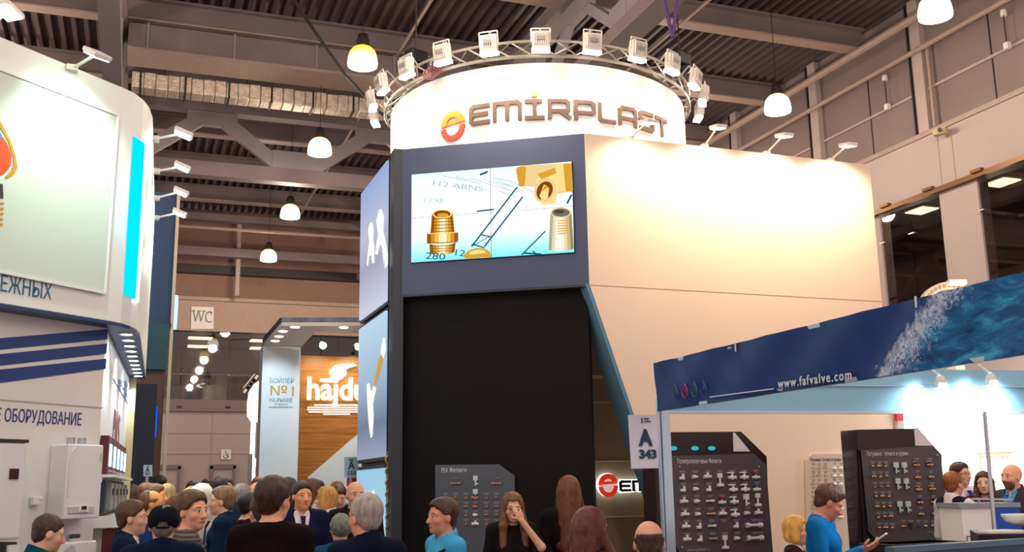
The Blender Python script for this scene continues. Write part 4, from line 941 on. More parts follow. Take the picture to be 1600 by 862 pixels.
code_sign('pale blue stand sign reading A 233 beside the light boxes', [(538,714),(560,713),(560,746),(538,746)], 15.6, '233')
tag(MB().box(at_y(553, 750, 15.7)+V(0,0,-.02), (.2,.1,.14)).box(at_y(553, 752, 15.7)+V(0,.06,-1.0), (.05,.05,1.9)).build('red_box', mat('red_paint', (206,30,26), .5)), 'small red box on a post under the A 233 sign', 'box')
# counter of that stand
hc = thing('counter', 'low cream counter in front of the white wedge wall', 'counter', at_y(540, 790, 18.2)*V(1,1,0))
cx_ = at_y(535, 790, 18.2)[0]
MB().span(cx_-.9, cx_+.9, 18.0, 18.5, 0, 1.12).build('counter_body', m_hcol, hc); MB().span(cx_-.95, cx_+.95, 17.95, 18.55, 1.12, 1.17).build('counter_top', m_cream, hc)
# lit white booth sign further back
p = at_y(398, 628, 26)
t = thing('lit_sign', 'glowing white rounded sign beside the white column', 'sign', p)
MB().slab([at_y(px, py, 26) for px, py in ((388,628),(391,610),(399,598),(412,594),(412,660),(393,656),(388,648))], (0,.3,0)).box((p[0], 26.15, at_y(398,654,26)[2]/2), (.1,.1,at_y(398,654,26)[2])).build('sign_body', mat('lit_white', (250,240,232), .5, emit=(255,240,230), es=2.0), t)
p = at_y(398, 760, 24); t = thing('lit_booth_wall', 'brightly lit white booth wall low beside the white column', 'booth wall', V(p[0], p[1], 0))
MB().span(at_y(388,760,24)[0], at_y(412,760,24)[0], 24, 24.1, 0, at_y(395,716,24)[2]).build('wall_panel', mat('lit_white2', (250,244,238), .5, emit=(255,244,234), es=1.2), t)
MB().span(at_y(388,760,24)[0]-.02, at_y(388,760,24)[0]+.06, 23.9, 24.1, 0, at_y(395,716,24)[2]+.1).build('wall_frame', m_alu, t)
# tilted poster on the gallery rail
p = at_y(392, 598, FY-.2); t = thing('tilted_letters', 'white tilted frame of letters hanging at the gallery edge', 'sign', p)
for k in range(4): c = at_y(385+4.6*k, 608-5.5*k, FY-.13); MB().box(c, (.09,.05,.3), R=np.array([[.8,0,.6],[0,1,0],[-.6,0,.8]])).build('letter_block', m_white, t)
MB().beam(at_y(380,606,FY-.13), at_y(398,584,FY-.13), .04, .04).build('frame_bar', m_white, t); MB().beam(at_y(387,616,FY-.13), at_y(404,594,FY-.13), .04, .04).build('frame_bar', m_white, t)
# ================================================================== blue banner stand at right
BX = 3.2; BZ0, BZ1 = 2.115, 2.43; BY0, BY1 = 1.6, 5.98
def sea_material():
    m = bpy.data.materials.new('banner_print'); m.use_nodes = True; nt = m.node_tree; b = nt.nodes['Principled BSDF']; b.inputs['Roughness'].default_value = .38; b.inputs['Specular IOR Level'].default_value = .25
    tc = nt.nodes.new('ShaderNodeTexCoord'); sp = nt.nodes.new('ShaderNodeSeparateXYZ'); nt.links.new(tc.outputs['Object'], sp.inputs[0])
    # the sea picture begins along a slanted line: y + 0.9 z
    ma = nt.nodes.new('ShaderNodeMath'); ma.operation = 'MULTIPLY_ADD'; ma.inputs[1].default_value = KS; nt.links.new(sp.outputs[2], ma.inputs[0]); nt.links.new(sp.outputs[1], ma.inputs[2])
    nz = nt.nodes.new('ShaderNodeTexNoise'); nz.inputs['Scale'].default_value = 22; nz.inputs['Detail'].default_value = 6; nt.links.new(tc.outputs['Object'], nz.inputs['Vector'])
    ad = nt.nodes.new('ShaderNodeMath'); ad.operation = 'MULTIPLY_ADD'; ad.inputs[1].default_value = .25; nt.links.new(nz.outputs['Fac'], ad.inputs[0]); nt.links.new(ma.outputs[0], ad.inputs[2])
    mr = nt.nodes.new('ShaderNodeMapRange'); mr.inputs[1].default_value = SEA+.16; mr.inputs[2].default_value = SEA+.08; nt.links.new(ad.outputs[0], mr.inputs[0])
    mp = nt.nodes.new('ShaderNodeMapping'); mp.inputs['Scale'].default_value = (1, 1, 3.2); mp.inputs['Rotation'].default_value = (.25, 0, 0); nt.links.new(tc.outputs['Object'], mp.inputs[0])
    wv = nt.nodes.new('ShaderNodeTexNoise'); wv.inputs['Scale'].default_value = 6; wv.inputs['Detail'].default_value = 9; wv.inputs['Roughness'].default_value = .65; wv.inputs['Distortion'].default_value = .8; nt.links.new(mp.outputs[0], wv.inputs['Vector'])
    r = nt.nodes.new('ShaderNodeValToRGB'); r.color_ramp.elements[0].position = .32; r.color_ramp.elements[0].color = lin((8,48,104)); r.color_ramp.elements[1].position = .72; r.color_ramp.elements[1].color = lin((70,186,220))
    e = r.color_ramp.elements.new(.52); e.color = lin((14,104,166)); nt.links.new(wv.outputs['Fac'], r.inputs[0])
    # foam near the slanted front
    fm = nt.nodes.new('ShaderNodeTexNoise'); fm.inputs['Scale'].default_value = 34; fm.inputs['Detail'].default_value = 8; fm.inputs['Distortion'].default_value = 2.0; nt.links.new(tc.outputs['Object'], fm.inputs['Vector'])
    fr = nt.nodes.new('ShaderNodeMapRange'); fr.inputs[1].default_value = SEA-.38; fr.inputs[2].default_value = SEA+.1; nt.links.new(ad.outputs[0], fr.inputs[0])
    mul = nt.nodes.new('ShaderNodeMath'); mul.operation = 'MULTIPLY'; nt.links.new(fm.outputs['Fac'], mul.inputs[0]); nt.links.new(fr.outputs[0], mul.inputs[1])
    rr = nt.nodes.new('ShaderNodeMapRange'); rr.inputs[1].default_value = .3; rr.inputs[2].default_value = .52; nt.links.new(mul.outputs[0], rr.inputs[0])
    mx1 = nt.nodes.new('ShaderNodeMixRGB'); nt.links.new(rr.outputs[0], mx1.inputs[0]); nt.links.new(r.outputs[0], mx1.inputs[1]); mx1.inputs[2].default_value = lin((206,214,240))
    mx = nt.nodes.new('ShaderNodeMixRGB'); nt.links.new(mr.outputs[0], mx.inputs[0]); mx.inputs[1].default_value = lin((2,50,118)); nt.links.new(mx1.outputs[0], mx.inputs[2])
    nt.links.new(mx.outputs[0], b.inputs['Base Color'])
    return m
pA = at_x(1345, 600, BX); pB = at_x(1432, 474, BX); KS = -(pB[1]-pA[1])/(pB[2]-pA[2]); SEA = pA[1]+KS*pA[2]-.1
m_sea = sea_material()
bs = thing('banner', 'blue vinyl banner with sea picture, coloured drops and web address', 'banner', (BX, 4, BZ0))
b = MB(); N, K = 120, 10
def rip(y, v): return .006*math.sin(y*9+v*4)+.004*math.sin(y*23-v*6)+.012*math.exp(-((y-5.55-.3*v)/.12)**2)*v+.01*math.exp(-((y-3.75+.25*v)/.08)**2)
for i in range(N+1):
    y = BY0+(BY1-BY0)*i/N
    for k in range(K+1):
        v = k/K; b.v.append((BX-.012-rip(y, v), y, BZ0+(BZ1-BZ0)*v))
for i in range(N):
    for k in range(K): a = i*(K+1)+k; b.f.append((a, a+1, a+K+2, a+K+1))
b.build('vinyl_sheet', m_sea, bs, smooth=True)
def bp(px, py, off=.03): return at_x(px, py, BX-off)
m_wtxt = mat('banner_white', (226,232,240), .4)
o_ = bp(1216, 606); e_ = bp(1331, 592)
text('www.fafvalve.com', .066, m_wtxt, bs, o_, e_-o_, Z, width=np.linalg.norm(e_-o_), ext=.001, spacing=1.25, bold=.001)
MB().beam(bp(1109,620), bp(1209,607), .003, .006).build('printed_line', m_wtxt, bs)
for px, col in ((1055, (34,110,120)), (1070, (214,52,62)), (1085, (40,128,84)), (1099, (44,84,150))):
    c = bp(px, 614-(px-1055)*.12); m = mat('drop_%d' % px, col, .4); u = V(0,-1,0); pts = []
    for i in range(25):
        a = math.radians(90+360*i/24); r = .034*(1+.0*i); f = max(0, math.sin(a)); pts.append(c+u*(r*math.cos(a)*(1-.75*f**2))+Z*(r*math.sin(a)*(1+.55*f)))
    dr = MB().path(pts, .0035, 4)
    dr.path([c+u*(-.008)+Z*(-.012), c+u*.008+Z*0, c+Z*.018], .003, 4); dr.build('drop_symbol', m, bs)
for px in (1149, 1431): q = bp(px, 542-(px-1149)*.25, .02); MB().box(q, (.004,.01,.05)).build('clip', m_wtxt, bs)
# frame of the booth: posts, fascia, roof rail
bf = thing('booth_frame', 'aluminium booth frame with pale blue fascia behind the blue banner', 'booth frame', (BX, 6, 0))
m_pblue = mat('pale_blue_fascia', (150,205,232), .35); m_post = mat('post_blue_white', (196,214,230), .25, metal=.5)
MB().box((BX+.06, 6.02, 1.1), (.06,.06,2.2)).box((BX+.02, 6.02, 1.1), (.012,.03,2.2)).build('post', m_post, bf)
MB().span(BX-.005, BX+.015, BY0, BY1, BZ1-.02, BZ1).build('rail', m_post, bf); MB().span(BX-.005, BX+.015, BY0, BY1, BZ0, BZ0+.02).build('rail', m_post, bf)
FE = V(7.4, 5.55, 0); FS = V(BX+.03, 6.03, 0)
MB().slab([FS+Z*2.115, FE+Z*2.115, FE+Z*2.42, FS+Z*2.42], (.005,.03,0)).build('fascia', m_pblue, bf)
MB().beam(FS+Z*2.115, FE+Z*2.115, .04, .02).build('rail', m_post, bf); MB().beam(FS+Z*2.3+V(0,-.012,0), FE+Z*2.3+V(0,-.012,0), .01, .008).build('rail', m_post, bf)
lowp = thing('low_partition', 'low dark blue partition top crossing the lower right corner', 'partition', (5, 5.6, 0))
pa, pb = at_z(1390, 859, 1.3), at_z(1640, 842, 1.3); dd = (pb-pa)/np.linalg.norm(pb-pa)
MB().slab([pa-Z*1.3, pb-Z*1.3, pb, pa], (0,.03,0)).build('partition_panel', mat('partition_blue', (44,78,104), .4), lowp); MB().beam(pa, pb, .06, .03).build('top_rail', mat('teal_rail', (70,110,130), .35), lowp)
pt, pb_ = at_y(1535, 646, 5.72), at_y(1548, 832, 5.72)
tag(MB().tube((pb_[0], 5.72, 0), (pt[0]+.02, 5.72, 2.12), .014, n=10).tube((pb_[0], 5.72, 0), (pb_[0], 5.72, .02), .1, n=16).build('chrome_pole', m_chrome), 'thin chrome pole standing before the counter at right', 'pole')
for k, (px, py) in enumerate(((1470, 598), (1549, 594))):
    p = at_pl(px, py, FS-V(0,.12,0), V(.11,.99,0)); t = thing('spotlight', 'glaring clip spotlight on the pale blue fascia, %s' % ('left of two' if k == 0 else 'right of two'), 'spotlight', p, 0, 'spotlights on the pale blue fascia')
    MB().lathe([(.02,.05),(.035,.02),(.045,-.03),(.04,-.035),(0,-.035)], p, 14).build('lamp_head', m_lamp, t); MB().ball(p-Z*.04, (.032,.032,.02), 10, 6).build('lens', glow('booth_lens', (230,246,255), 30), t); MB().tube(p+Z*.05, p+V(0,.1,.12), .008).build('arm', m_lamp, t)
    lamp_light('SPOT', p+V(0,-.05,-.03), 22, (215,238,255), t, aim=p+V(0,.25,-.35), size=.04, spot=140)
# hanging number sign
q = [at_y(px, py, 5.95) for px, py in ((982,648),(1030,648),(1029,731),(987,732))]
t = thing('stand_number_sign', 'white hanging sign reading A 343 on the corner post', 'sign', sum(q)/4)
m_signw = mat('sign_lilac_white', (226,228,244), .4); m_stl = mat('sign_deep_teal', (12,62,88), .5)
MB().slab(q, (0,.008,0)).build('sign_plate', m_signw, t)
def s343(s, x0, x1, y, size, bold=0.): text(s, size, m_stl, t, at_y(x0, y, 5.944), (1,0,0), Z, width=at_y(x1,y,5.944)[0]-at_y(x0,y,5.944)[0], bold=bold)
s343('A', 1000, 1022, 695, .14, .006); s343('343', 999, 1026, 715.5, .075, .003)
MB().box(at_y(1003, 656.5, 5.944), (.006,.003,.035)).build('printed_mark', mat('mark_black', (30,20,30), .5), t); s343('expo', 1006, 1014, 655, .022); s343('pavilion', 1006, 1017, 659, .014)

# ================================================================== display kiosks by the ivory wall
m_kiosk = mat('kiosk_black', (40,24,26), .35, var=.1); m_kside = mat('kiosk_side', (26,22,36), .25, coat=.5); m_kboard = mat('kiosk_board', (84,74,80), .4, var=.05); m_kwhite = mat('kiosk_inset', (226,222,226), .5)
def kiosk(label, pn, n, outer, board, inset, title, tpos, tw):
    n = np.array(n, float); p0 = np.array(pn, float)
    f = lambda px, py, off=0.: at_pl(px, py, p0+n*off, n)
    base = f(outer[-1][0], 900); t = thing('display_kiosk', label, 'display kiosk', (base[0], base[1], 0))
    pts = [f(*q) for q in outer]
    MB().slab(pts, -n*.3).build('cabinet', m_kiosk, t)
    return t, f
# left kiosk faces straight on
KY = 10.2; KN = V(0,-1,0)
def floor_px(px, Y): return None
k1, f1 = kiosk('black display kiosk with white plastic fittings, next to the A 343 sign', (0,KY,0), KN, [(1022,675),(1158,674),(1198,713),(1211,1120),(1036,1120)], None, None, None, None, None)
MB().slab([f1(px,py,.002) for px,py in ((1145,677),(1147,675),(1172,705),(1146,705))], KN*.006).build('inset_panel', m_kwhite, k1)
for px in (1052, 1086, 1112): MB().ball(f1(px,700,.01), (.05,.012,.025), 10, 6).build('kiosk_lamp', glow('teal_lamp', (60,190,200), .55), k1)
b1 = Board(k1, V(0,KY-.03,0), KN, [(1050,712),(1178,708),(1197,726),(1210,890),(1078,890),(1056,852)], m_kboard, .02)
b1.text('Полипропиленовые Фитинги', 1058, 724, .075, m_cap2, .56)
b1.text('www.politek.ru', 1074, 861, .05, m_cap, .28)
caps = []
rows = (745, 764, 783, 803, 822, 842); cols = (1066, 1086, 1106, 1125, 1144, 1163, 1181)
kinds = [['elbow','socket','tee','stem','valve','valve','knob'], ['elbow','socket','elbow','','valve','valve','knob'], ['tee','socket','pipe','knob','valve','bracket','stem'], ['tee','socket','pipe','tee','valve','socket','tee'], ['tee','elbow','pipe','','elbow','long',''], ['tee','elbow','pipe','stem','socket','long','']]
for r, y in enumerate(rows):
    for c, x in enumerate(cols):
        kd = kinds[r][c]; sx_ = x+r*1.6+ (9 if kd == 'long' else 0); yy = y-.02*(x-1066)
        caps.append((sx_, yy-9))
        if not kd: continue
        if kd == 'stem' and c == 3: yy += 6
        b1.put(kd, m_brassf if (c in (1, 2) and kd == 'pipe' and r % 2) else m_pp, sx_, yy, 1.25 if kd not in ('long',) else 1.15)
        if kd == 'knob': b1.put('cap', m_bluep if r == 1 else m_redp, sx_, yy, 1.25)
b1.captions(caps, m_cap, .075)
for px, py in ((1062,729),(1186,729),(1066,855)): MB().ball(b1.at(px,py,.01), .012, 8, 5).build('board_stud', m_alu, k1)
# right kiosk turned a little, its dark side showing
th = math.radians(-14); KN2 = V(-math.sin(th)*-1, -math.cos(th), 0); KN2 = V(-math.sin(math.radians(12)), -math.cos(math.radians(12)), 0)
kp = at_y(1345, 760, 9.3)
k2, f2 = kiosk('black display kiosk with brass fittings and blue caps, before the counter', kp, KN2, [(1339,671),(1434,669),(1471,710),(1490,1120),(1366,1120)], None, None, None, None, None)
sd = [f2(1339,671), f2(1366,1120)]; back = at_d(1313, 673, 10.3)
MB().slab([V(back[0],back[1],0), V(sd[1][0],sd[1][1],0), sd[0], V(back[0],back[1],back[2])], (.02,.02,0)).build('side_panel', m_kside, k2)
MB().slab([f2(px,py,.002) for px,py in ((1428,671),(1433,670),(1457,696),(1430,696))], KN2*.006).build('inset_panel', m_kwhite, k2)
b2 = Board(k2, kp+KN2*.03, KN2, [(1345,703),(1456,696),(1470,711),(1485,840),(1372,846),(1357,830)], m_kboard, .02)
b2.text('Латунные фитинги и краны', 1354, 712, .07, m_cap2, .48)
b2.text('www.politek.ru', 1449, 832, .035, m_cap, .17)
caps = []
for r, y in enumerate((728, 744, 760, 775, 791, 807, 824)):
    for c in range(3): x = 1364+c*10+r*1.7; b2.put(('socket','tee','elbow')[(r+c) % 3], m_brassf, x, y-.04*c*10, .7 if r != 2 else .45); caps.append((x, y-7))
for r, y in enumerate((731, 756, 792)):
    for c in range(2):
        x = 1400+c*13+r*3; b2.put('bracket', m_ltblue, x, y, 1.1); b2.put('cap', m_brassf, x+5, y+8, .4); caps.append((x, y-9))
for r, y in enumerate((725, 744, 763, 783, 801)):
    for c in range(2): x = 1432+c*21+r*1.8; b2.put('valve' if r in (0, 2) else 'knob', m_brassf, x, y-.6*c, .85); caps.append((x, y-9)); (b2.put('cap', m_darkp, x, y, .7) if r in (0, 3) else None)
for c in range(7): x = 1412+c*11.5; b2.put(('tee','bracket','pipe','socket')[c % 4], (m_brassf, m_darkp, m_darkp, m_pp)[c % 4], x, 822-.3*c, .65); caps.append((x, 813))
b2.captions(caps, m_cap, .055)
MB().ball(b2.at(1464,711,.01), .012, 8, 5).build('board_stud', m_alu, k2)
# pale acrylic board on the ivory wall
m_acryl = mat('acrylic_board', (206,192,180), .3)
ab = thing('display_board', 'pale board of small brass fittings on the ivory wall behind the man in blue', 'display board', at_y(1290, 780, 11.8))
b3 = Board(ab, V(0,11.82,0), KN, [(1268,709),(1345,709),(1345,880),(1262,880),(1259,719)], m_acryl, .02)
b3.text('Латунные фитинги и краны', 1266, 720, .06, m_ink, .5)
caps = []
for r, y in enumerate((730, 742, 755, 767, 781, 793, 806)):
    for c, x in enumerate((1271, 1280, 1290, 1304, 1314)): b3.put(('socket','elbow','tee')[(r+c) % 3] if c < 3 else 'valve', m_brassf if c < 3 else m_pp, x, y, .7 if c < 3 else .85); caps.append((x, y-6))
b3.captions(caps, mat('grey_caption', (120,108,104), .6), .05)
# floor stand in black below the kiosk and the dark table
dk = thing('display_table', 'low black display table in front of the brass fittings kiosk', 'table', at_d(1450, 862, 8.2)*V(1,1,0))
pa = at_z(1395, 851, 1.19); pb = at_z(1512, 845, 1.19); dd = (pb-pa)/np.linalg.norm(pb-pa); nn = V(-dd[1], dd[0], 0)
MB().slab([pa, pb, pb+nn*.35, pa+nn*.35], (0,0,-.05)).build('table_top', m_kiosk, dk); MB().slab([pa+dd*.05+nn*.03, pb-dd*.05+nn*.03, pb-dd*.05+nn*.32, pa+dd*.05+nn*.32]+[], (0,0,-1.19)).build('table_body', m_kiosk, dk)
tb = thing('dark_table', 'dark table with papers in the lower right corner', 'table', at_d(1580, 862, 6.9)*V(1,1,0))
pa = at_z(1528, 834, 1.33); pb = at_z(1640, 834, 1.33); dd = (pb-pa)/np.linalg.norm(pb-pa); nn = V(-dd[1], dd[0], 0)
MB().slab([pa, pb, pb+nn*.6, pa+nn*.6], (0,0,-.07)).build('table_top', m_kiosk, tb)
for a_ in (.05, .9): MB().beam(pa+dd*a_*1.0*np.linalg.norm(pb-pa)+nn*.1-Z*.07, (pa+dd*a_*np.linalg.norm(pb-pa)+nn*.1)*V(1,1,0), .06, .06).build('leg', m_kiosk, tb); MB().beam(pa+dd*a_*np.linalg.norm(pb-pa)+nn*.5-Z*.07, (pa+dd*a_*np.linalg.norm(pb-pa)+nn*.5)*V(1,1,0), .06, .06).build('leg', m_kiosk, tb)
c = at_z(1565, 831, 1.335); tag(MB().box(c, (.24,.16,.008), -.2).box(c+V(.03,.02,.008), (.22,.15,.006), .1).build('paper_sheets', m_white), 'white paper sheets lying on the dark corner table', 'papers')
c = at_z(1598, 822, 1.36); tag(MB().lathe([(.02,0),(.1,.03),(.12,.07),(.115,.075),(.095,.035),(0,.01)], c, 18).build('white_bowl', m_white, smooth=True), 'white bowl at the right edge above the dark table', 'bowl')

# ================================================================== neighbouring white stand with the counter
nst = thing('exhibition_stand', 'bright white stand wall with slanting lines behind the counter', 'exhibition stand', (12, 13.4, 0))
m_brw = mat('bright_white_wall', (250,246,242), .6)
MB().span(10.1, 15-.2, 13.4, 13.5, 0, 2.95).build('back_wall', m_brw, nst)
MB().span(10.16, 10.2, 11.9, 13.4, 0, 2.95).build('side_wall', m_brw, nst)
m_pline = mat('pale_print_line', (226,206,200), .6)
for k in range(6): x0 = 11.4+.42*k; MB().beam((x0, 13.395, 1.2), (x0+.5, 13.395, 2.1), .004, .012).build('printed_line', m_pline, nst)
MB().beam(at_y(1527,708,13.3), at_y(1580,707,13.3), .03, .03).build('shelf_bar', m_taupe, nst); MB().beam(at_y(1531,708,13.3), at_y(1535,760,13.3), .02, .02).build('shelf_bracket', m_taupe, nst)
MB().box(at_y(1404, 649, 11.84), (.11,.06,.14)).build('red_cap', MATS['red_paint'], nst)
MB().box(at_y(1406, 662, 11.84)-Z*.1, (.1,.05,.5)).build('edge_post', m_pgrey, nst)
lamp_light('AREA', (12.2, 11.3, 3.3), 160, (255,244,232), nst, aim=(12.3, 13.3, 1.2), size=1.2)
CD = 9.6
ct = thing('counter', 'white reception counter with a blue front panel at right', 'counter', at_d(1545, 862, CD)*V(1,1,0))
Nn = -HF; cp = at_d(1545, 820, CD); fcc = lambda px, py, off=0.: at_pl(px, py, cp+Nn*off, Nn)
zc0 = fcc(1520, 793)[2]
def col_(px0, px1, z0, z1, th, m, nm, off=0.):
    a_, b_ = fcc(px0, 800, off), fcc(px1, 800, off); a_ = V(a_[0], a_[1], z0); b_ = V(b_[0], b_[1], z0); MB().slab([a_, b_, b_+Z*(z1-z0), a_+Z*(z1-z0)], HF*th).build(nm, m, ct)
col_(1502, 1552, 0, zc0, .5, m_brw, 'counter_body'); col_(1550, 1594, 0, zc0, .5, mat('counter_blue', (10,84,190), .4), 'blue_panel', .01); col_(1500, 1596, zc0, zc0+.04, .52, mat('counter_grey_top', (150,156,170), .3), 'counter_top', .02)
MB().beam(fcc(1518,779,-.1), fcc(1580,780,-.1), .02, .02).build('glass_rail', m_alu, ct)
for px in (1530, 1570): MB().beam(fcc(px,780,-.1), fcc(px,793,-.1), .012, .012).build('rail_post', m_alu, ct)
c = fcc(1510, 850, .02); text('ГУ', .1, m_ink, ct, c, RT0, Z, width=.1)
# perforated arch and lamp rising behind the banner
pc = at_d(1483, 470, 17.6); t = thing('perforated_arch', 'pale perforated arch rising behind the blue banner', 'arch', pc)
b = MB(); A0 = [at_d(1483+42*math.cos(math.radians(a))*1.0, 476-36*math.sin(math.radians(a)), 17.6) for a in range(0, 181, 6)]; A1_ = [at_d(1483+30*math.cos(math.radians(a)), 476-24*math.sin(math.radians(a)), 17.6) for a in range(0, 181, 6)]
for i in range(len(A0)-1): b.slab([A0[i], A0[i+1], A1_[i+1], A1_[i]], HF*.2)
b.box((pc[0], pc[1], pc[2]/2), (.2,.2,pc[2])).build('arch_band', mat('arch_cream', (214,190,170), .6), t)
for i in range(1, len(A0)-1, 2): MB().box((A0[i]+A1_[i])/2-HF*.01, (.05,.01,.06), -HEAD).build('perforation', m_taupe, t)
p = at_d(1495, 440, 17.3); t2 = thing('spotlight', 'glaring lamp on top of the perforated arch', 'spotlight', p)
MB().box(p, (.3,.12,.06), -HEAD).build('lamp_head', m_lamp, t2); MB().box(p-Z*.04-HF*.02, (.27,.1,.03), -HEAD).build('lens', glow('arch_lens', (255,240,210), 20), t2); MB().tube(p, A0[len(A0)//2], .015).build('arm', m_lamp, t2)
# ================================================================== people
def rotz(a): c, s = math.cos(a), math.sin(a); return np.array([[c,-s,0],[s,c,0],[0,0,1.]])
def rotx(a): c, s = math.cos(a), math.sin(a); return np.array([[1,0,0],[0,c,-s],[0,s,c]])
def cap(a, b, ra, rb=None, k=.03): return ('c', V(*a), V(*b), ra, ra if rb is None else rb, k)
def ell(c, r, R=None, k=.03): return ('e', V(*c), V(*r), R, k)
def prim_box(p):
    if p[0] == 'c':
        r = max(p[3], p[4]); return np.minimum(p[1], p[2])-r, np.maximum(p[1], p[2])+r
    r = p[2].max() if p[3] is not None else p[2]
    return p[1]-r, p[1]+r
class Field:
    def __init__(s, prims, h, pad=.03):
        bs_ = [prim_box(p) for p in prims]; s.lo = np.min([b[0] for b in bs_], 0)-pad; hi = np.max([b[1] for b in bs_], 0)+pad
        n = np.ceil((hi-s.lo)/h).astype(int)+1; s.h = h
        s.ax = [s.lo[i]+h*np.arange(n[i]) for i in range(3)]; s.F = np.full(n, .25, np.float32)
        for p in prims: s.add(p)
    def sl(s, lo, hi): return tuple(slice(max(0, int((lo[i]-s.lo[i])/s.h)), min(len(s.ax[i]), int((hi[i]-s.lo[i])/s.h)+2)) for i in range(3))
    def grid(s, q): return (s.ax[0][q[0]][:,None,None].astype(np.float32), s.ax[1][q[1]][None,:,None].astype(np.float32), s.ax[2][q[2]][None,None,:].astype(np.float32))
    def dist(s, p, q):
        X, Y, Zz = s.grid(q)
        if p[0] == 'c':
            a, b = p[1], p[2]; d = b-a; L = max(1e-9, d @ d); X, Y, Zz = X-a[0], Y-a[1], Zz-a[2]
            t = np.clip((X*d[0]+Y*d[1]+Zz*d[2])/L, 0, 1)
            return np.sqrt((X-t*d[0])**2+(Y-t*d[1])**2+(Zz-t*d[2])**2)-(p[3]+(p[4]-p[3])*t)
        c, r, R = p[1], p[2], p[3]; X, Y, Zz = X-c[0], Y-c[1], Zz-c[2]
        if R is not None: X, Y, Zz = (R[0,0]*X+R[1,0]*Y+R[2,0]*Zz, R[0,1]*X+R[1,1]*Y+R[2,1]*Zz, R[0,2]*X+R[1,2]*Y+R[2,2]*Zz)
        k0 = np.sqrt((X/r[0])**2+(Y/r[1])**2+(Zz/r[2])**2); k1 = np.sqrt((X/r[0]**2)**2+(Y/r[1]**2)**2+(Zz/r[2]**2)**2)+1e-9
        return k0*(k0-1)/k1
    def add(s, p, mode='u'):
        lo, hi = prim_box(p); k = p[-1]; m = k+2*s.h; q = s.sl(lo-m, hi+m)
        if any(x.stop <= x.start for x in q): return
        d = s.dist(p, q); f = s.F[q]
        if mode == 'u':
            hh = np.clip(.5+.5*(f-d)/k, 0, 1); s.F[q] = f*(1-hh)+d*hh-k*hh*(1-hh)
        else: s.F[q] = np.maximum(f, -d)
    def cut(s, fn):                            # keep where fn(x, y, z) < 0
        X, Y, Zz = s.grid((slice(None),)*3); s.F = np.maximum(s.F, fn(X, Y, Zz))
    def mesh(s):
        F = s.F; F[0] = F[-1] = .25; F[:,0] = F[:,-1] = .25; F[:,:,0] = F[:,:,-1] = .25
        S = F < 0; c = np.zeros(np.array(S.shape)-1, np.int8)
        for i in (0,1):
            for j in (0,1):
                for k in (0,1): c += S[i:S.shape[0]-1+i, j:S.shape[1]-1+j, k:S.shape[2]-1+k]
        act = (c > 0) & (c < 8); ijk = np.argwhere(act); idx = -np.ones(act.shape, int); idx[act] = np.arange(len(ijk))
        pos = np.zeros((len(ijk), 3)); cnt = np.zeros(len(ijk))
        for ax in range(3):
            o1, o2 = [q for q in range(3) if q != ax]
            for u in (0,1):
                for v in (0,1):
                    off = [0,0,0]; off[o1] = u; off[o2] = v; a = ijk+np.array(off); b = a.copy(); b[:,ax] += 1
                    fa = F[a[:,0],a[:,1],a[:,2]]; fb = F[b[:,0],b[:,1],b[:,2]]; cr = (fa < 0) != (fb < 0); t = fa[cr]/(fa[cr]-fb[cr])
                    pp = np.array(off)[None,:].repeat(cr.sum(), 0).astype(float); pp[:,ax] = t; pos[cr] += pp; cnt[cr] += 1
        vs = s.lo+(ijk+pos/np.maximum(cnt, 1)[:,None])*s.h
        quads = []
        for ax in range(3):
            o1, o2 = (ax+1) % 3, (ax+2) % 3; A = [slice(None)]*3; B = [slice(None)]*3; A[ax] = slice(0,-1); B[ax] = slice(1,None)
            ch = S[tuple(A)] != S[tuple(B)]; e = np.argwhere(ch); e = e[(e[:,o1] > 0) & (e[:,o2] > 0)]
            if not len(e): continue
            d1 = np.zeros(3, int); d1[o1] = 1; d2 = np.zeros(3, int); d2[o2] = 1
            g = lambda m: idx[m[:,0],m[:,1],m[:,2]]
            q = np.stack([g(e-d1-d2), g(e-d2), g(e), g(e-d1)], 1); ins = S[e[:,0],e[:,1],e[:,2]]
            q[~ins] = q[~ins][:,::-1]; quads.append(q)
        return vs, np.concatenate(quads) if quads else np.zeros((0,4), int)
def np_mesh(name, vs, qs, m):
    me = bpy.data.meshes.new(name); me.vertices.add(len(vs)); me.vertices.foreach_set('co', vs.astype(np.float32).ravel())
    me.loops.add(qs.size); me.loops.foreach_set('vertex_index', qs.ravel().astype(np.int32)); me.polygons.add(len(qs)); me.polygons.foreach_set('loop_start', np.arange(0, qs.size, 4, dtype=np.int32))
    me.update(calc_edges=True); me.polygons.foreach_set('use_smooth', [True]*len(qs)); me.materials.append(m); return me

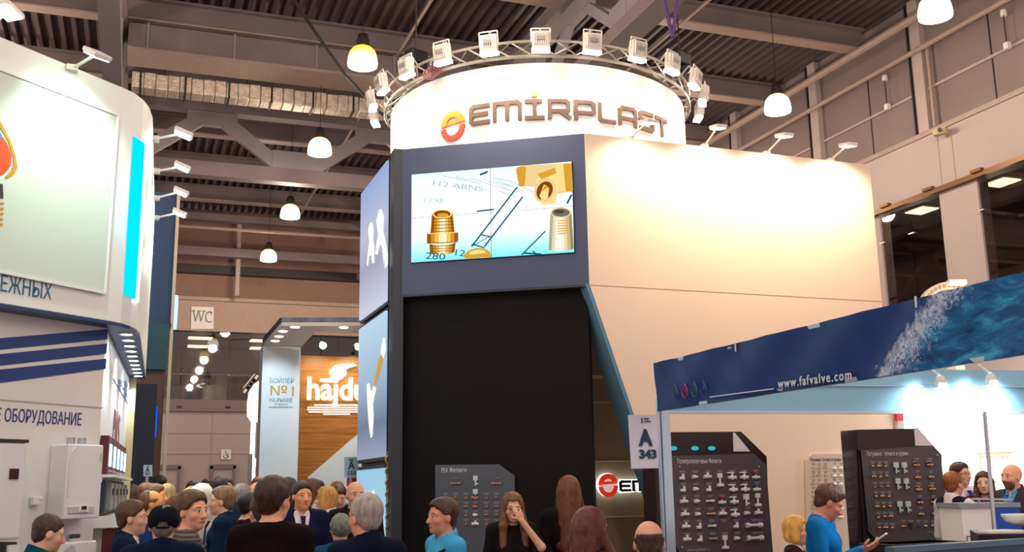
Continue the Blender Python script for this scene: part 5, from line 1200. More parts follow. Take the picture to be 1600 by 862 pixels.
def skin_material():
    m = bpy.data.materials.new('skin'); m.use_nodes = True; nt = m.node_tree; b = nt.nodes['Principled BSDF']; b.inputs['Roughness'].default_value = .5
    L = nt.links.new; at_ = lambda n: (lambda a: (setattr(a, 'attribute_name', n), a)[1])(nt.nodes.new('ShaderNodeAttribute'))
    hp, sc_, bc, bd_ = at_('hp'), at_('skincol'), at_('browcol'), at_('beard')
    sp = nt.nodes.new('ShaderNodeSeparateXYZ'); L(hp.outputs['Vector'], sp.inputs[0])
    def mth(op, a, b_=None):
        n = nt.nodes.new('ShaderNodeMath'); n.operation = op
        for i, x in enumerate((a, b_)):
            if x is None: continue
            if isinstance(x, (int, float)): n.inputs[i].default_value = x
            else: L(x, n.inputs[i])
        return n.outputs[0]
    ax = mth('ABSOLUTE', sp.outputs[0]); y, z = sp.outputs[1], sp.outputs[2]; front = mth('GREATER_THAN', y, .03)
    def oval(cx, cz, rx, rz, soft=.25):
        u = mth('DIVIDE', mth('SUBTRACT', ax, cx), rx); v = mth('DIVIDE', mth('SUBTRACT', z, cz), rz); r = mth('SQRT', mth('ADD', mth('MULTIPLY', u, u), mth('MULTIPLY', v, v)))
        mr = nt.nodes.new('ShaderNodeMapRange'); mr.inputs[1].default_value = 1+soft; mr.inputs[2].default_value = 1-soft; L(r, mr.inputs[0]); return mth('MULTIPLY', mr.outputs[0], front)
    col = sc_.outputs['Color']
    def over(mask, c):
        nonlocal col
        mx = nt.nodes.new('ShaderNodeMixRGB'); L(mask, mx.inputs[0]); L(col, mx.inputs[1])
        if isinstance(c, tuple): mx.inputs[2].default_value = c
        else: L(c, mx.inputs[2])
        col = mx.outputs[0]
    over(mth('MULTIPLY', oval(.045, -.035, .022, .02, .6), .25), lin((205,110,96)))
    over(mth('MULTIPLY', oval(0, -.085, .075, .045, .25), bd_.outputs['Fac']), bc.outputs['Color'])
    over(mth('MULTIPLY', oval(0, -.068, .025, .0085), .75), lin((168,84,78)))
    over(oval(.031, .002, .0165, .0075), lin((224,216,210))); over(oval(.031, .002, .0072, .0075), lin((48,36,30))); over(mth('MULTIPLY', oval(.031, .0085, .018, .003), .7), lin((60,40,34)))
    over(mth('MULTIPLY', oval(.032, .0235, .0205, .0052), .9), bc.outputs['Color'])
    L(col, b.inputs['Base Color']); b.inputs['Subsurface Weight'].default_value = .0
    return m
M_SKIN = skin_material()
def cloth(name, rgb, rough=.85, stripes=None):
    if name in MATS: return MATS[name]
    m = mat(name, rgb, rough, var=.12, vscale=9, bump=.4, bscale=12, spec=.12)
    if stripes:
        nt = m.node_tree; b = nt.nodes['Principled BSDF']; tc = nt.nodes.new('ShaderNodeTexCoord'); w_ = nt.nodes.new('ShaderNodeTexWave'); w_.bands_direction = 'Z'; w_.inputs['Scale'].default_value = 12; w_.inputs['Distortion'].default_value = .4
        nt.links.new(tc.outputs['Object'], w_.inputs['Vector']); r = nt.nodes.new('ShaderNodeValToRGB'); r.color_ramp.elements[0].color = lin(rgb); r.color_ramp.elements[1].color = lin(stripes)
        nt.links.new(w_.outputs['Fac'], r.inputs[0]); nt.links.new(r.outputs[0], b.inputs['Base Color'])
    return m
def hairmat(rgb): return mat('hair_%d_%d_%d' % rgb, rgb, .45, var=.35, vscale=30, bump=.5, bscale=60, stretch=(1,1,.18))

HP = V(0, 0, 1.53)                             # pivot of the head
HC = V(0, .015, 1.632)                         # middle of the head
def head_prims(Rh, fem):
    T = lambda p: HP+Rh @ (HC+V(*p)-HP); s = .95 if fem else 1.0
    def E(c, r, k=.02): return ell(T(c), V(*r)*s if fem else r, Rh, k)
    def K(a, b, ra, rb, k=.012): return cap(T(a), T(b), ra, rb, k)
    P = [E((0,-.012,.028), (.077,.097,.09)), E((0,.02,-.03), (.062,.074,.086), .03), E((0,.034,-.072), (.048,.05,.04), .03), E((0,.07,-.098), (.022,.02,.018), .02),
         K((0,.088,.008), (0,.112,-.034), .008, .0125), K((-.011,.1,-.038), (.011,.1,-.038), .0085, .0085, .008),
         K((-.05,.07,.02), (.05,.07,.02), .012, .012, .018), E((.04,.058,-.03), (.026,.026,.024)), E((-.04,.058,-.03), (.026,.026,.024)),
         E((0,.086,-.0625), (.024,.012,.006), .006), E((0,.084,-.0735), (.021,.012,.007), .006)]
    for sx_ in (-1, 1):
        P.append(E((sx_*.079,-.008,-.012), (.009,.02,.031), .008))
    return P, T
def hand_prims(W, d, n, s=1.0, curl=.5, k=.006):
    """five fingers: d points along the hand, n out of the palm"""
    d = V(*d); d = d/np.linalg.norm(d); n = V(*n); n = n-d*(n @ d); n /= np.linalg.norm(n); sd = np.cross(d, n); R = np.stack([sd, n, d], 1)
    P = [ell(W+d*.05*s, V(.042,.017,.052)*s, R, .012)]
    for i, (o, L_) in enumerate(((-.031,.062), (-.011,.074), (.011,.078), (.031,.07))):
        a = W+(d*.088+sd*o)*s; m_ = a+(d*math.cos(curl*.6)+n*math.sin(curl*.6))*L_*.5*s; e = m_+(d*math.cos(curl*1.7)+n*math.sin(curl*1.7))*L_*.5*s
        P += [cap(a, m_, .0095*s, .009*s, k), cap(m_, e, .009*s, .0075*s, k)]
    a = W+(d*.025+sd*.033)*s; m_ = a+(d*.6+sd*.6+n*.35)*.045*s; e = m_+(d*.85+sd*.15+n*.4)*.035*s
    return P+[cap(a, m_, .014*s, .0105*s, k), cap(m_, e, .0105*s, .009*s, k)]
DEF_ARM = {1: ((.235,-.03,1.13), (.25,.07,.90), (.0,.25,-1), (-1,0,0)), -1: ((-.235,-.03,1.13), (-.25,.07,.90), (.0,.25,-1), (1,0,0))}
def arm_list(arms):
    o = {}
    for sd in (1, -1): o[sd] = tuple(V(*x) for x in (arms.get(sd) or DEF_ARM[sd]))
    return o
def torso(e, fem, seat):
    w_ = .93 if fem else 1.0; P = [ell((0,-.005,1.30), (.168*w_+e,.108+e,.19+e), None, .05), ell((0,.008,1.08), ((.138 if fem else .15)+e,.105+e,.19+e), None, .05), ell((0,0,.94), (.165+e,.115+e,.13+e), None, .05)]
    if fem: P += [ell((sx_*.07,.085,1.27), (.065+e*.6,.05+e*.6,.06+e*.6), None, .03) for sx_ in (-1,1)]
    else: P += [ell((sx_*.07,.06,1.32), (.075+e*.5,.05+e*.5,.06+e*.5), None, .04) for sx_ in (-1,1)]
    for sx_ in (-1, 1): P += [cap((sx_*.02,-.03,1.475), (sx_*.17*w_,-.012,1.435), .05+e*.7, .057+e, .05)]
    return P
def arms_p(e, A, fem, part=1.0):
    P = []; w_ = .93 if fem else 1.0; q = .85 if fem else 1.0
    for sd in (1, -1):
        E_, W_ = A[sd][0], A[sd][1]; S_ = V(sd*.182*w_, -.01, 1.43); P += [cap(S_, S_+(E_-S_)*min(1, part*1.6), .054*q+e, .042*q+e, .03)]
        if part > .7: P.append(cap(E_, E_+(W_-E_)*.95 if e else W_, .041*q+e, .028*q+e*1.3, .015))
    return P
def legs_p(e, seat):
    P = []
    for sd in (1, -1):
        if seat: K = V(sd*.11,.42,.93); A_ = V(sd*.11,.40,.52)
        else: K = V(sd*.1,.02,.49); A_ = V(sd*.1,-.02,.09)
        P += [cap((sd*.09,0,.9), K, .085+e, .056+e, .03), cap(K, A_, .056+e, .04+e, .02)]
        if not e: P.append(cap(A_, A_+V(0,.15,-.05), .035, .03, .02))
    return P
NP = [0]
def person(label, px, py, d, face, top='suit', col=(30,40,62), shirt=(236,236,240), tie=None, hair='short', hc=(60,42,32), skin=(224,174,142), fem=False, yaw=0., pitch=0., arms={}, res=.012, seat=False, beard=0., strap=None, stripes=None, trousers=(36,36,44), bare=False, big=1.0, H=None, glasses=False):
    P0 = at_d(px, py, d); Ht = H or P0[2]; dz = -.42 if seat else 0.; s = Ht/(1.752+dz)
    A = arm_list(arms); Rh = rotz(math.radians(-yaw)) @ rotx(math.radians(-pitch)); rz = -(HEAD+math.radians(face))
    # keep the crown of a bowed or turned head on its measured spot
    off = Rh @ (HC+V(0,-.012,.11)-HP)+HP; off = V(off[0], off[1], 0)*s; off = rotz(rz) @ off
    base = V(P0[0], P0[1], 0)-V(off[0], off[1], 0)
    h = res/s
    hp_, T = head_prims(Rh, fem)
    neck = cap((0,-.022,1.44), HP+Rh @ V(0,.0,.03), .05 if fem else .058, .046 if fem else .054, .03)
    body = torso(0, fem, seat)+[neck]+hp_+arms_p(0, A, fem)+legs_p(0, seat)
    for sd in (1, -1): body += hand_prims(A[sd][1], A[sd][2], A[sd][3], .92 if fem else 1.0)
    Fd = Field(body, h)
    for sx_ in (-1, 1): Fd.add(ell(T((sx_*.031,.107,.001)), (.017,.014,.011), Rh, .01), 's')
    for sx_ in (-1, 1): Fd.add(ell(T((sx_*.031,.078,.001)), (.0145,.0145,.0125), Rh, .004))
    vs, qs = Fd.mesh()
    me = np_mesh('person', vs, qs, M_SKIN)
    loc = (vs-HP) @ Rh + HP-HC; far = vs[:,2] < 1.5; loc[far] = (0,-1,0)
    a = me.attributes.new('hp', 'FLOAT_VECTOR', 'POINT'); a.data.foreach_set('vector', loc.astype(np.float32).ravel())
    for nm, c in (('skincol', skin), ('browcol', hc if hair not in ('turban',) else (90,70,60))):
        a = me.attributes.new(nm, 'FLOAT_COLOR', 'POINT'); cc = np.tile(np.array(lin(c), np.float32)*(1.12 if nm == 'skincol' else 1), (len(vs), 1)); a.data.foreach_set('color', cc.ravel())
    a = me.attributes.new('beard', 'FLOAT', 'POINT'); a.data.foreach_set('value', np.full(len(vs), beard, np.float32))
    o = bpy.data.objects.new('person', me); COL.objects.link(o); NP[0] += 1
    Mx = Matrix.Translation(Vector([float(base[0]), float(base[1]), dz*s])) @ Matrix.Rotation(rz, 4, 'Z') @ Matrix.Scale(s, 4)
    o.location = (float(base[0]), float(base[1]), dz*s); o.rotation_euler = (0,0,rz); o.scale = (s,s,s)
    tag(o, label, 'person', 'people in the crowd')
    ch = max(h, .011)
    def child(name, F_, m):
        v, q = F_.mesh()
        if not len(q): return
        c = bpy.data.objects.new(name, np_mesh(name, v, q, m)); COL.objects.link(c); c.parent = o; return c
    # clothing
    e = .02*big if top in ('suit','jacket','puffer') else .011*big
    long_ = {'dress': .5, 'suit': .78, 'jacket': .76, 'puffer': .76}.get(top, .86)
    up = torso(e, fem, seat)+(arms_p(e*.8, A, fem, .55 if bare else 1.0) if top != 'vest' else [])
    if top in ('suit','jacket','puffer'): up += [cap((0,-.03,1.47), (0,-.018,1.525), .082, .076, .02)]
    if top == 'dress': up += [cap((0,0,.9), (0,.0,.55), .17, .19, .05)]
    G = Field(up, ch)
    nk = cap((0,-.022,1.46), HP+Rh @ V(0,.0,.05), .061 if not fem else .062, .068 if not fem else .072, .01)
    G.cut(lambda X, Y, Zz: np.maximum(long_-Zz, Zz-((1.545 if top not in ('dress',) else 1.525)-.42*(Y+.03))))
    G.add(nk, 's')
    mc = cloth('cloth_%d_%d_%d%s' % (*col, '_s' if stripes else ''), col, stripes=stripes)
    if top in ('suit', 'vest'):
        z0 = 1.14; G.cut(lambda X, Y, Zz: -np.maximum(np.maximum(np.abs(X)-(Zz-z0)*.21, .035-Y), z0-Zz))
    child('jacket' if top in ('suit','jacket','puffer') else 'dress' if top == 'dress' else 'vest' if top == 'vest' else 'shirt' if top == 'shirt' else 'sweater', G, mc)
    if top in ('suit', 'shirt', 'vest', 'collar'):
        sp_ = ([torso(.006, fem, seat)[0], torso(.006, fem, seat)[1]]+torso(.006, fem, seat)[3:] if top in ('suit', 'vest') else [])+[cap((0,-.022,1.44), (0,-.008,1.56), .090, .078, .01)]
        if top == 'vest': sp_ += arms_p(.014, A, fem)
        zl_ = .8 if top == 'vest' else 1.05
        S_ = Field(sp_, ch); S_.cut(lambda X, Y, Zz: np.maximum(Zz-(1.532-.38*(Y+.02)), zl_-Zz)); S_.add(cap((0,-.02,1.44), (0,0,1.60), .064, .064, .005), 's')
        S_.cut(lambda X, Y, Zz: -np.maximum(np.maximum(np.abs(X)-(Zz-1.44)*.5, .03-Y), 1.44-Zz))
        child('shirt' if top in ('suit','vest') else 'collar', S_, cloth('cloth_%d_%d_%d' % shirt, shirt))
    if tie:
        b_ = MB(); yf = lambda z: .118+.006-(.02 if z > 1.38 else 0)
        b_.slab([V(-.024,.1,1.465), V(.024,.1,1.465), V(.016,.13,1.41), V(-.016,.13,1.41)], (0,.022,0)); b_.slab([V(-.016,.134,1.41), V(.016,.134,1.41), V(.04,.152,1.12), V(0,.152,1.08), V(-.04,.152,1.12)], (0,.014,0))
        c = b_.build('tie', cloth('tie_%d_%d_%d' % tie, tie), None); c.parent = o
    G = Field(legs_p(.014, seat)+[ell((0,0,.93), (.172,.122,.14), None, .04)], max(ch, .016)); G.cut(lambda X, Y, Zz: Zz-max(long_+.06, .93))
    child('trousers', G, cloth('cloth_%d_%d_%d' % trousers, trousers))
    if not seat:
        for sd in (1, -1): c = MB().ball((sd*.1,.05,.045), (.048,.14,.048), 10, 6).build('shoe', m_black); c.parent = o
    # hair
    if hair != 'bald':
        hs_ = .96 if fem else 1.0; t = .012 if hair != 'crop' else .006
        if hair in ('long', 'bob', 'pony', 'wavy'): t = .016
        if hair in ('long', 'bob', 'pony', 'wavy', 'curly'): H1 = [ell(T((0,-.014,.03)), V(.079+t,.099+t,.091+t)*hs_, Rh, .01)]
        else:
            g_ = {'crop': .0, 'thick': .014, 'balding': .002, 'fringe': .003}.get(hair, .008)
            H1 = [ell(T((0,-.017,.042)), (.080+g_,.101+g_,.088+g_), Rh, .01), ell(T((0,-.047,-.02)), (.062+g_*.5,.057+g_*.5,.062), Rh, .02)]
            H1 += [ell(T((sx_*.058,.002,.01)), (.02+g_*.4,.042,.045), Rh, .02) for sx_ in (-1, 1)]
        if hair in ('short', 'thick'): H1.append(ell(T((.01,.04,.092)), (.05,.034,.017+.012*(hair == 'thick')), Rh, .03))
        if hair in ('long', 'wavy'):
            ln_ = .30 if hair == 'long' else .24
            for a0, b0, r0, r1 in (((0,-.05,-.02), (0,-.095,-.12-ln_), .085, .07), ((.062,-.005,0), (.088,.06,-.15), .036, .036), ((-.062,-.005,0), (-.088,.06,-.15), .036, .036), ((.088,.06,-.15), (.1,.15,-.14-ln_), .036, .024), ((-.088,.06,-.15), (-.1,.15,-.14-ln_), .036, .024), ((.04,-.05,-.05), (.07,-.08,-.12-ln_), .05, .04), ((-.04,-.05,-.05), (-.07,-.08,-.12-ln_), .05, .04)):
                H1.append(cap(T(a0), T(a0)+(Rh*.6+np.eye(3)*.4) @ (V(*b0)-V(*a0)), r0, r1, .03))
        if hair == 'bob': H1 += [ell(T((sx_*.06,-.015,-.05)), (.036,.06,.07), Rh, .03) for sx_ in (-1,1)]+[ell(T((0,-.06,-.05)), (.075,.05,.07), Rh, .03)]
        if hair == 'pony': H1 += [ell(T((0,-.12,.03)), (.035,.035,.04), Rh, .02), cap(T((0,-.13,.02)), T((0,-.13,-.14)), .03, .018, .02)]
        Hf = Field(H1, min(h, .009) if res < .013 else h*.9)
        ph0 = random.random()*6
        def keep(X, Y, Zz):
            q = [X-HP[0], Y-HP[1], Zz-HP[2]]; lx, ly, lz = [Rh[0,i]*q[0]+Rh[1,i]*q[1]+Rh[2,i]*q[2]-(HC-HP)[i] for i in range(3)]
            if hair in ('long', 'wavy', 'bob'):
                return np.maximum(np.maximum(np.abs(lx)-(.05-.0*lz), .02-ly), lz-.068)*-1
            fz = {'crop': .074, 'balding': .03, 'receding': .085}.get(hair, .076)
            g = (ly-.082)*.62-(lz-fz)*.55+.002*np.sin(lx*160+ph0)+.002*np.sin(lx*310+lz*90)                 # face side of the hairline
            g = np.maximum(g, np.minimum(ly-.045, .03-lz)*1.0)  # sideburns end in front of the ear
            g = np.maximum(g, -.078-lz+.25*(ly+.06))
            g = np.maximum(g, np.minimum(np.minimum(ly+.022, .012-lz), np.abs(lx)-.03))   # round the ears
            if hair == 'balding': g = np.maximum(g, lz-(.052+.25*np.minimum(0, -.06-ly)))
            if hair in ('balding', 'fringe'): g = np.maximum(g, np.minimum(lz-(.035 if hair == 'balding' else .05), ly+(.055 if hair == 'balding' else .03)))
            return g
        Hf.cut(keep)
        hm = hairmat(hc)
        X, Y, Zz = Hf.grid((slice(None),)*3); f_ = {'thick': 60, 'curly': 95, 'wavy': 70}.get(hair, 80); am = {'thick': .005, 'curly': .006, 'wavy': .005}.get(hair, .0022)
        ph = random.random()*6; th_ = np.arctan2(X-HC[0], Y-HC[1]+.02)
        Hf.F += am*np.sin(X*f_+ph)*np.sin(Y*f_*1.1+ph)*np.sin(Zz*f_*.8) + (.0018 if res < .013 else 0)*np.sin(th_*34+6*np.sin(Zz*25+ph))
        child('hair', Hf, hm)
    if hair == 'cap' or strap == 'cap': pass
    if strap and strap != 'cap':
        pts = [V(-.17,-.02,1.455), V(-.12,.09,1.40), V(-.02,.142,1.25), V(.1,.14,1.08), V(.18,.08,.93)] if strap[1] == 'f' else [V(.15,-.02,1.46), V(.1,-.1,1.38), V(0,-.145,1.25), V(-.12,-.13,1.05), V(-.19,-.06,.92)]
        b_ = MB()
        for p, q in zip(pts[:-1], pts[1:]): b_.beam(p, q, .045, .012)
        c = b_.build('bag_strap', cloth('strap_%d_%d_%d' % strap[0], strap[0])); c.parent = o
    if glasses:
        b_ = MB()
        for sx_ in (-1,1):
            ring = [T((sx_*.032+.02*math.cos(2*math.pi*i/12), .104, .002+.015*math.sin(2*math.pi*i/12))) for i in range(13)]; b_.path(ring, .0018, 4); b_.tube(T((sx_*.052,.1,.004)), T((sx_*.083,.0,.008)), .0018, n=4)
        b_.tube(T((-.012,.106,.004)), T((.012,.106,.004)), .0018, n=4); c = b_.build('glasses', m_black); c.parent = o
    o['_T'] = 0
    del o['_T']
    return o, T, s, Mx
DK = (58,38,28)
fore = lambda sd, x=.14, y=.30, z=1.10: ((sd*.24,.02,1.12), (sd*x,y,z), (-sd*.35,1,.15), (-sd*.8,0,.3))
# ---- nearest people, left to right
person('man with short brown hair at the left edge, teal jacket, bowed over the boiler', 82, 803, 6.2, 55, 'jacket', (2,66,96), hair='crop', hc=(66,40,28), pitch=14, res=.009)
person('brown haired man in a dark navy suit seen in profile behind the cap', 206, 783, 7.0, 78, 'suit', (12,32,60), shirt=(236,226,230), hair='short', hc=(84,54,34), res=.008)
cp, T, s_, Mx = person('man in a navy cap and navy jacket seen from behind', 257, 789, 5.9, -16, 'jacket', (10,22,52), hair='crop', hc=(120,110,104), res=.009, big=1.4)
b = MB(); N = 24; prof = []
for j in range(9):
    a = math.pi/2*j/8; prof.append((math.cos(a), math.sin(a)))
F_ = Field([ell(T((0,-.012,.032)), (.096,.116,.098), None, .01)], .008); F_.cut(lambda X, Y, Zz: (HC[2]-.022)-Zz-.22*(Y-.0)); F_.add(ell(T((0,-.12,.004)), (.034,.05,.02), None, .01), 's')
v, q = F_.mesh(); c = bpy.data.objects.new('cap', np_mesh('cap', v, q, cloth('cap_navy', (14,18,34)))); COL.objects.link(c); c.parent = cp
b = MB(); br = [T((.075*math.sin(math.radians(a)), .075+.09*math.cos(math.radians(a)), .028-.03*math.cos(math.radians(a)))) for a in range(-90, 91, 15)]; b.slab(br, (0,0,.008)); k = b.build('cap_brim', MATS['cap_navy']); k.parent = cp
b = MB(); b.path([T((.1*math.sin(math.radians(a)), -.014-.106*math.cos(math.radians(a))  , -.012)) for a in range(-22, 23, 11)], .007); k = b.build('cap_strap', MATS['cap_navy']); k.parent = cp
person('young man in a grey striped sweater looking back to the right', 300, 769, 6.4, 70, 'sweater', (120,112,104), stripes=(64,58,58), hair='thick', hc=(92,60,40), skin=(232,170,140), yaw=48, res=.007)
person('man in a navy suit with fair hair facing left, hands held out', 349, 761, 8.9, -100, 'suit', (6,36,66), shirt=(190,206,226), tie=(40,60,110), hair='short', hc=(132,100,70), arms={1: fore(1), -1: fore(-1)}, res=.009)
w_, T, s_, Mx = person('person in a white headscarf and pale coat behind the suited man', 315, 757, 9.6, -60, 'jacket', (206,198,190), hair='bald', skin=(214,160,130), fem=True, res=.012, strap=((30,26,26), 'b'))
F_ = Field([ell(T((0,-.018,.03)), (.1,.118,.108), None, .01), ell(T((0,-.03,-.07)), (.085,.09,.09), None, .04)], .011); F_.cut(lambda X, Y, Zz: -np.maximum(np.maximum(np.abs(X)-.055, .05-Y), Zz-(HC[2]+.06))); v, q = F_.mesh(); c = bpy.data.objects.new('headscarf', np_mesh('headscarf', v, q, cloth('scarf_white', (240,234,224)))); COL.objects.link(c); c.parent = w_
person('dark haired man in a black sweater seen from behind in the middle of the crowd', 427, 748, 5.75, 6, 'sweater', (20,8,12), hair='thick', hc=(56,24,20), skin=(226,166,130), res=.008, yaw=14)
person('person in a teal jacket half hidden by the black sweater', 412, 772, 6.6, -35, 'jacket', (12,84,120), hair='short', hc=(70,50,40), res=.012)
person('man in a navy suit with dark tie and white shirt facing the camera', 472, 753, 9.0, 160, 'suit', (18,24,58), shirt=(240,230,236), tie=(24,42,72), hair='short', hc=(58,38,26), skin=(226,160,120), arms={1: fore(1,.1,.26,1.0), -1: ((-.24,-.02,1.12), (-.24,.12,.92), (0,.3,-1), (1,0,0))}, yaw=-12, res=.009)
person('grey haired man in a navy jacket seen from behind at lower middle', 573, 774, 5.5, -42, 'jacket', (10,18,40), hair='short', hc=(168,156,150), skin=(232,164,130), res=.007, strap=((110,58,36), 'b'))
person('person with grey curls in a blue quilted jacket behind the grey haired man', 533, 803, 7.2, -20, 'puffer', (10,70,112), hair='curly', hc=(120,124,112), res=.012, fem=True)
person('bald man in a black suit facing the camera above the grey haired man', 555, 752, 9.3, 168, 'suit', (24,18,20), shirt=(60,50,54), hair='bald', skin=(222,160,126), yaw=-14, res=.009)
wb, T, s_, Mx = person('fair haired woman in a white shirt facing left with a black device', 511, 760, 10.0, -85, 'shirt', (240,236,234), shirt=(240,236,234), hair='bob', hc=(196,140,70), fem=True, arms={1: fore(1), -1: fore(-1)}, res=.011)
hw = Mx @ Vector((0, .40, 1.13)); tag(MB().box(hw, (.2,.14,.1), .4).box(hw+Vector((0,0,.06)), (.16,.1,.02), .4).build('handheld_device', m_black, bevel=.01), 'black device held by the fair haired woman', 'device')
person('man in a light blue shirt with a dark shoulder strap looking left', 693, 779, 6.6, -118, 'shirt', (70,176,226), shirt=(120,170,226), hair='short', hc=(70,44,30), skin=(214,146,112), res=.007, strap=((18,20,30), 'f'), yaw=-4)
person('long haired woman in black covering her face with one hand', 801, 769, 8.2, 172, 'dress', (26,20,22), hair='long', hc=(116,70,34), skin=(222,168,138), fem=True, bare=True, arms={1: DEF_ARM[1], -1: ((-.22,.16,1.30), (-.055,.17,1.52), (.4,-.1,1), (.2,-1,0))}, res=.008, pitch=10)
person('tall woman with long brown hair seen from behind before the dark wall', 888, 744, 8.3, 8, 'dress', (24,18,20), hair='long', hc=(104,54,30), fem=True, bare=True, res=.009)
person('woman with long chestnut hair in the foreground turned to the right', 920, 793, 5.4, 48, 'sweater', (40,28,28), hair='long', hc=(92,44,30), skin=(230,176,150), fem=True, res=.008)
person('balding man seen from behind at the lower edge beside the post', 1013, 813, 4.9, 2, 'jacket', (40,40,52), hair='balding', hc=(70,48,40), skin=(216,160,134), res=.008)
person('seated blonde woman in a dark top with a white collar', 1241, 806, 9.2, 112, 'collar', (52,24,30), shirt=(236,226,220), hair='bob', hc=(224,168,80), skin=(226,170,140), fem=True, seat=True, res=.010, yaw=10)
p = at_d(1241, 806, 9.2); st = thing('bar_stool', 'stool under the seated blonde woman', 'stool', (p[0], p[1], 0))
MB().lathe([(0,.38),(.19,.38),(.2,.4),(.19,.43),(0,.43)], (p[0],p[1],-.02), 20).build('seat', m_dark, st); MB().tube((p[0],p[1],.02), (p[0],p[1],.37), .025).build('column', m_chrome, st); MB().lathe([(0,0),(.2,0),(.19,.02),(0,.03)], (p[0],p[1],0), 20).build('foot', m_chrome, st)
bm_, T, s_, Mx = person('man in a bright blue sweater looking down at a phone', 1303, 754, 7.3, 118, 'sweater', (10,110,176), hair='short', hc=(88,52,34), skin=(214,142,110), pitch=30, yaw=-22, arms={1: ((.24,.05,1.16), (.07,.27,1.27), (-.35,.9,.35), (-.5,0,1)), -1: ((-.24,.05,1.16), (-.07,.27,1.27), (.35,.9,.35), (.5,0,1))}, res=.007)
hw = Mx @ Vector((0, .385, 1.345)); Rp = np.array((Mx.to_3x3().normalized()) @ Matrix.Rotation(math.radians(35), 3, 'X'))
ph = thing('mobile_phone', 'white phone in the hands of the man in the blue sweater', 'phone', hw); MB().box(hw, (.075,.15,.01), R=Rp).build('phone_body', m_white, ph, bevel=.003); MB().box(np.array(hw)+Rp @ V(0,0,.006), (.065,.13,.003), R=Rp).build('phone_screen', m_black, ph)
# ---- people at the counter on the right
person('person with reddish hair, white sleeves and dark vest, back turned at the counter', 1487, 738, 10.5, 62, 'vest', (34,30,48), shirt=(244,236,238), hair='short', hc=(150,84,40), fem=True, res=.010, arms={1: fore(1), -1: fore(-1)})
person('smiling man with glasses and a blue and red tie behind the counter', 1498, 723, 11.7, 160, 'shirt', (240,228,238), shirt=(246,240,246), tie=(50,60,150), hair='short', hc=(60,40,36), skin=(236,180,150), glasses=True, res=.010, yaw=-10, arms={1: fore(1), -1: fore(-1)})
person('smiling woman with long dark hair at the counter', 1536, 737, 11.1, -150, 'dress', (70,16,30), hair='wavy', hc=(60,26,26), skin=(240,186,160), fem=True, res=.010)
person('bald bearded man in a grey suit with a blue tie at the counter', 1580, 725, 10.4, -112, 'suit', (66,60,72), shirt=(90,170,226), tie=(10,100,190), hair='bald', hc=(80,44,30), skin=(236,170,134), beard=.9, res=.009, arms={1: fore(1,.12,.34,1.22), -1: fore(-1,.12,.34,1.22)})
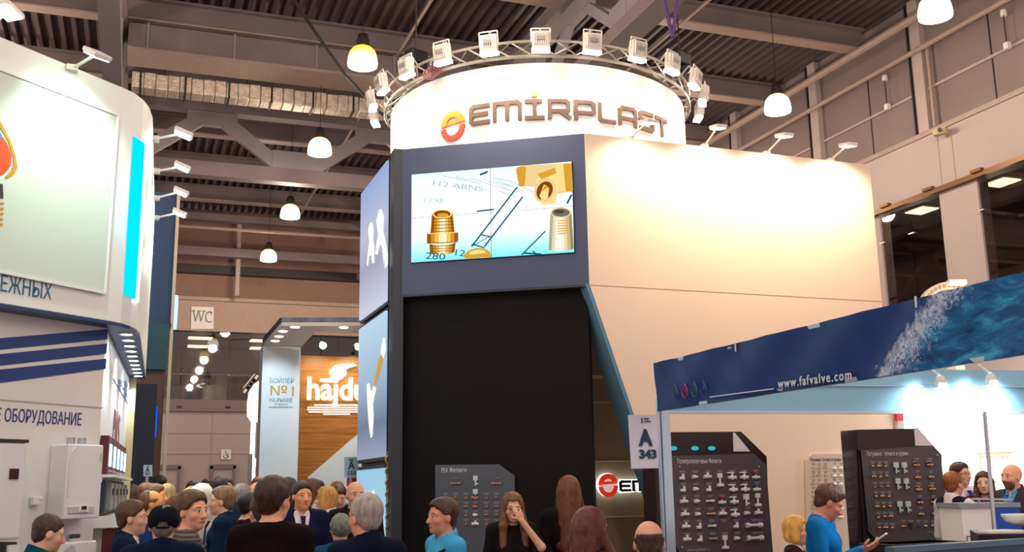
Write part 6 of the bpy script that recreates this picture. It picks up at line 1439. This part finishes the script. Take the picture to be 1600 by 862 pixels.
# ---- middle of the crowd
mid = [
 ('grey haired man in navy with a pale bag strap, back turned, beside the grey door', 378, 757, 11.0, 25, dict(top='jacket', col=(26,36,58), hair='short', hc=(140,128,122), strap=((190,190,196), 'b'))),
 ('bald older man in a grey coat facing left beside the white column', 402, 753, 12.5, -80, dict(top='jacket', col=(84,78,80), hair='balding', hc=(180,160,150), skin=(236,150,120))),
 ('reddish haired man farther back beside the white column', 403, 746, 15.5, 160, dict(top='jacket', col=(60,40,40), hair='short', hc=(150,84,50))),
 ('dark haired woman with long hair left of the suited man', 450, 746, 12.2, -100, dict(top='dress', col=(50,24,28), hair='long', hc=(46,26,24), fem=True)),
 ('woman with long red brown hair in a white top, back turned', 488, 748, 11.3, 30, dict(top='sweater', col=(214,196,190), hair='long', hc=(84,34,26), fem=True)),
 ('dark haired bearded man before the wood wall', 497, 751, 13.0, 170, dict(top='jacket', col=(44,20,24), hair='short', hc=(40,26,22), beard=.6)),
 ('brown haired person with hair tied up before the white wedge', 527, 752, 14.5, 120, dict(top='shirt', col=(180,170,170), hair='pony', hc=(130,76,40), fem=True)),
 ('dark haired man in a blue sweater bent over the cream counter', 531, 757, 12.6, 170, dict(top='sweater', col=(16,74,116), hair='short', hc=(60,32,24), pitch=28)),
 ('brown haired man in a dark jacket beside the dark stand', 229, 755, 13.0, 60, dict(top='suit', col=(28,40,70), hair='short', hc=(110,66,36))),
 ('fair faced man looking right above the navy cap', 243, 757, 11.0, 80, dict(top='suit', col=(36,34,44), hair='short', hc=(110,70,30), skin=(236,160,96))),
 ('man with receding hair low behind the navy cap', 237, 766, 9.0, 70, dict(top='suit', col=(30,60,130), hair='fringe', hc=(120,84,50), skin=(226,160,100))),
 ('person with loose fair hair right of the brown post', 262, 756, 12.5, 20, dict(top='sweater', col=(120,100,80), hair='bob', hc=(176,140,90), fem=True)),
 ('woman with long dark brown hair beside the burgundy rack', 207, 757, 14.8, -20, dict(top='jacket', col=(44,28,30), hair='long', hc=(74,40,28), fem=True)),
 ('dark haired man standing tall before the left grey door', 250, 743, 16.0, -60, dict(top='jacket', col=(44,30,34), hair='short', hc=(40,26,24))),
 ('person with blond hair behind the striped sweater', 297, 763, 10.5, -10, dict(top='jacket', col=(200,180,160), hair='bob', hc=(206,164,84), fem=True)),
 ('person with brown hair behind the striped sweater, lower', 283, 772, 8.0, 60, dict(top='jacket', col=(110,60,40), hair='bob', hc=(120,66,34), fem=True)),
 ('dark haired man left of the white headscarf, facing the camera', 301, 752, 14.6, 170, dict(top='jacket', col=(46,34,34), hair='short', hc=(44,28,24))),
 ('dark haired man right above the white headscarf', 323, 749, 17.0, 150, dict(top='jacket', col=(70,40,40), hair='short', hc=(50,30,28))),
 ('person in a dark coat under the wheelchair sign, back turned', 345, 745, 14.0, 15, dict(top='jacket', col=(58,40,44), hair='short', hc=(60,48,48))),
 ('person facing the camera just right of the dark coat', 356, 747, 16.3, 170, dict(top='jacket', col=(70,44,44), hair='short', hc=(80,46,36))),
 ('short person with dark hair left of the dark coat', 337, 752, 15.0, -30, dict(top='jacket', col=(44,36,40), hair='short', hc=(52,36,34))),
 ('person in a dark red top with short dark hair low beside the teal jacket', 388, 770, 9.2, 30, dict(top='sweater', col=(60,16,24), hair='short', hc=(50,30,28))),
]
for lab, px, py, d, f, kw in mid: person(lab, px, py, d, f, res=.014, **kw)
# ---- visitors behind the far gallery glass (standing on the gallery floor)
for lab, px, py, f, kw in (('dark figure at a table behind the far gallery glass, leftmost', 286, 574, 60, dict(top='jacket', col=(30,24,26), hair='short', hc=(30,20,20))), ('dark figure behind the far gallery glass, second from left', 299, 573, 100, dict(top='jacket', col=(20,26,30), hair='short', hc=(30,20,20))),
                           ('fair faced visitor in blue behind the far gallery glass', 317, 571, 170, dict(top='sweater', col=(20,70,90), hair='bald', skin=(226,140,90))), ('visitor in a yellow top behind the far gallery glass', 367, 583, 190, dict(top='sweater', col=(150,120,20), hair='long', hc=(50,26,22), fem=True))):
    P0 = at_y(px, py, FY+1.6); o, T, s_, Mx = person(lab, px, py, (P0-CAM) @ HF, f, res=.024, H=P0[2]-4.72, **kw); o.location[2] += 4.72
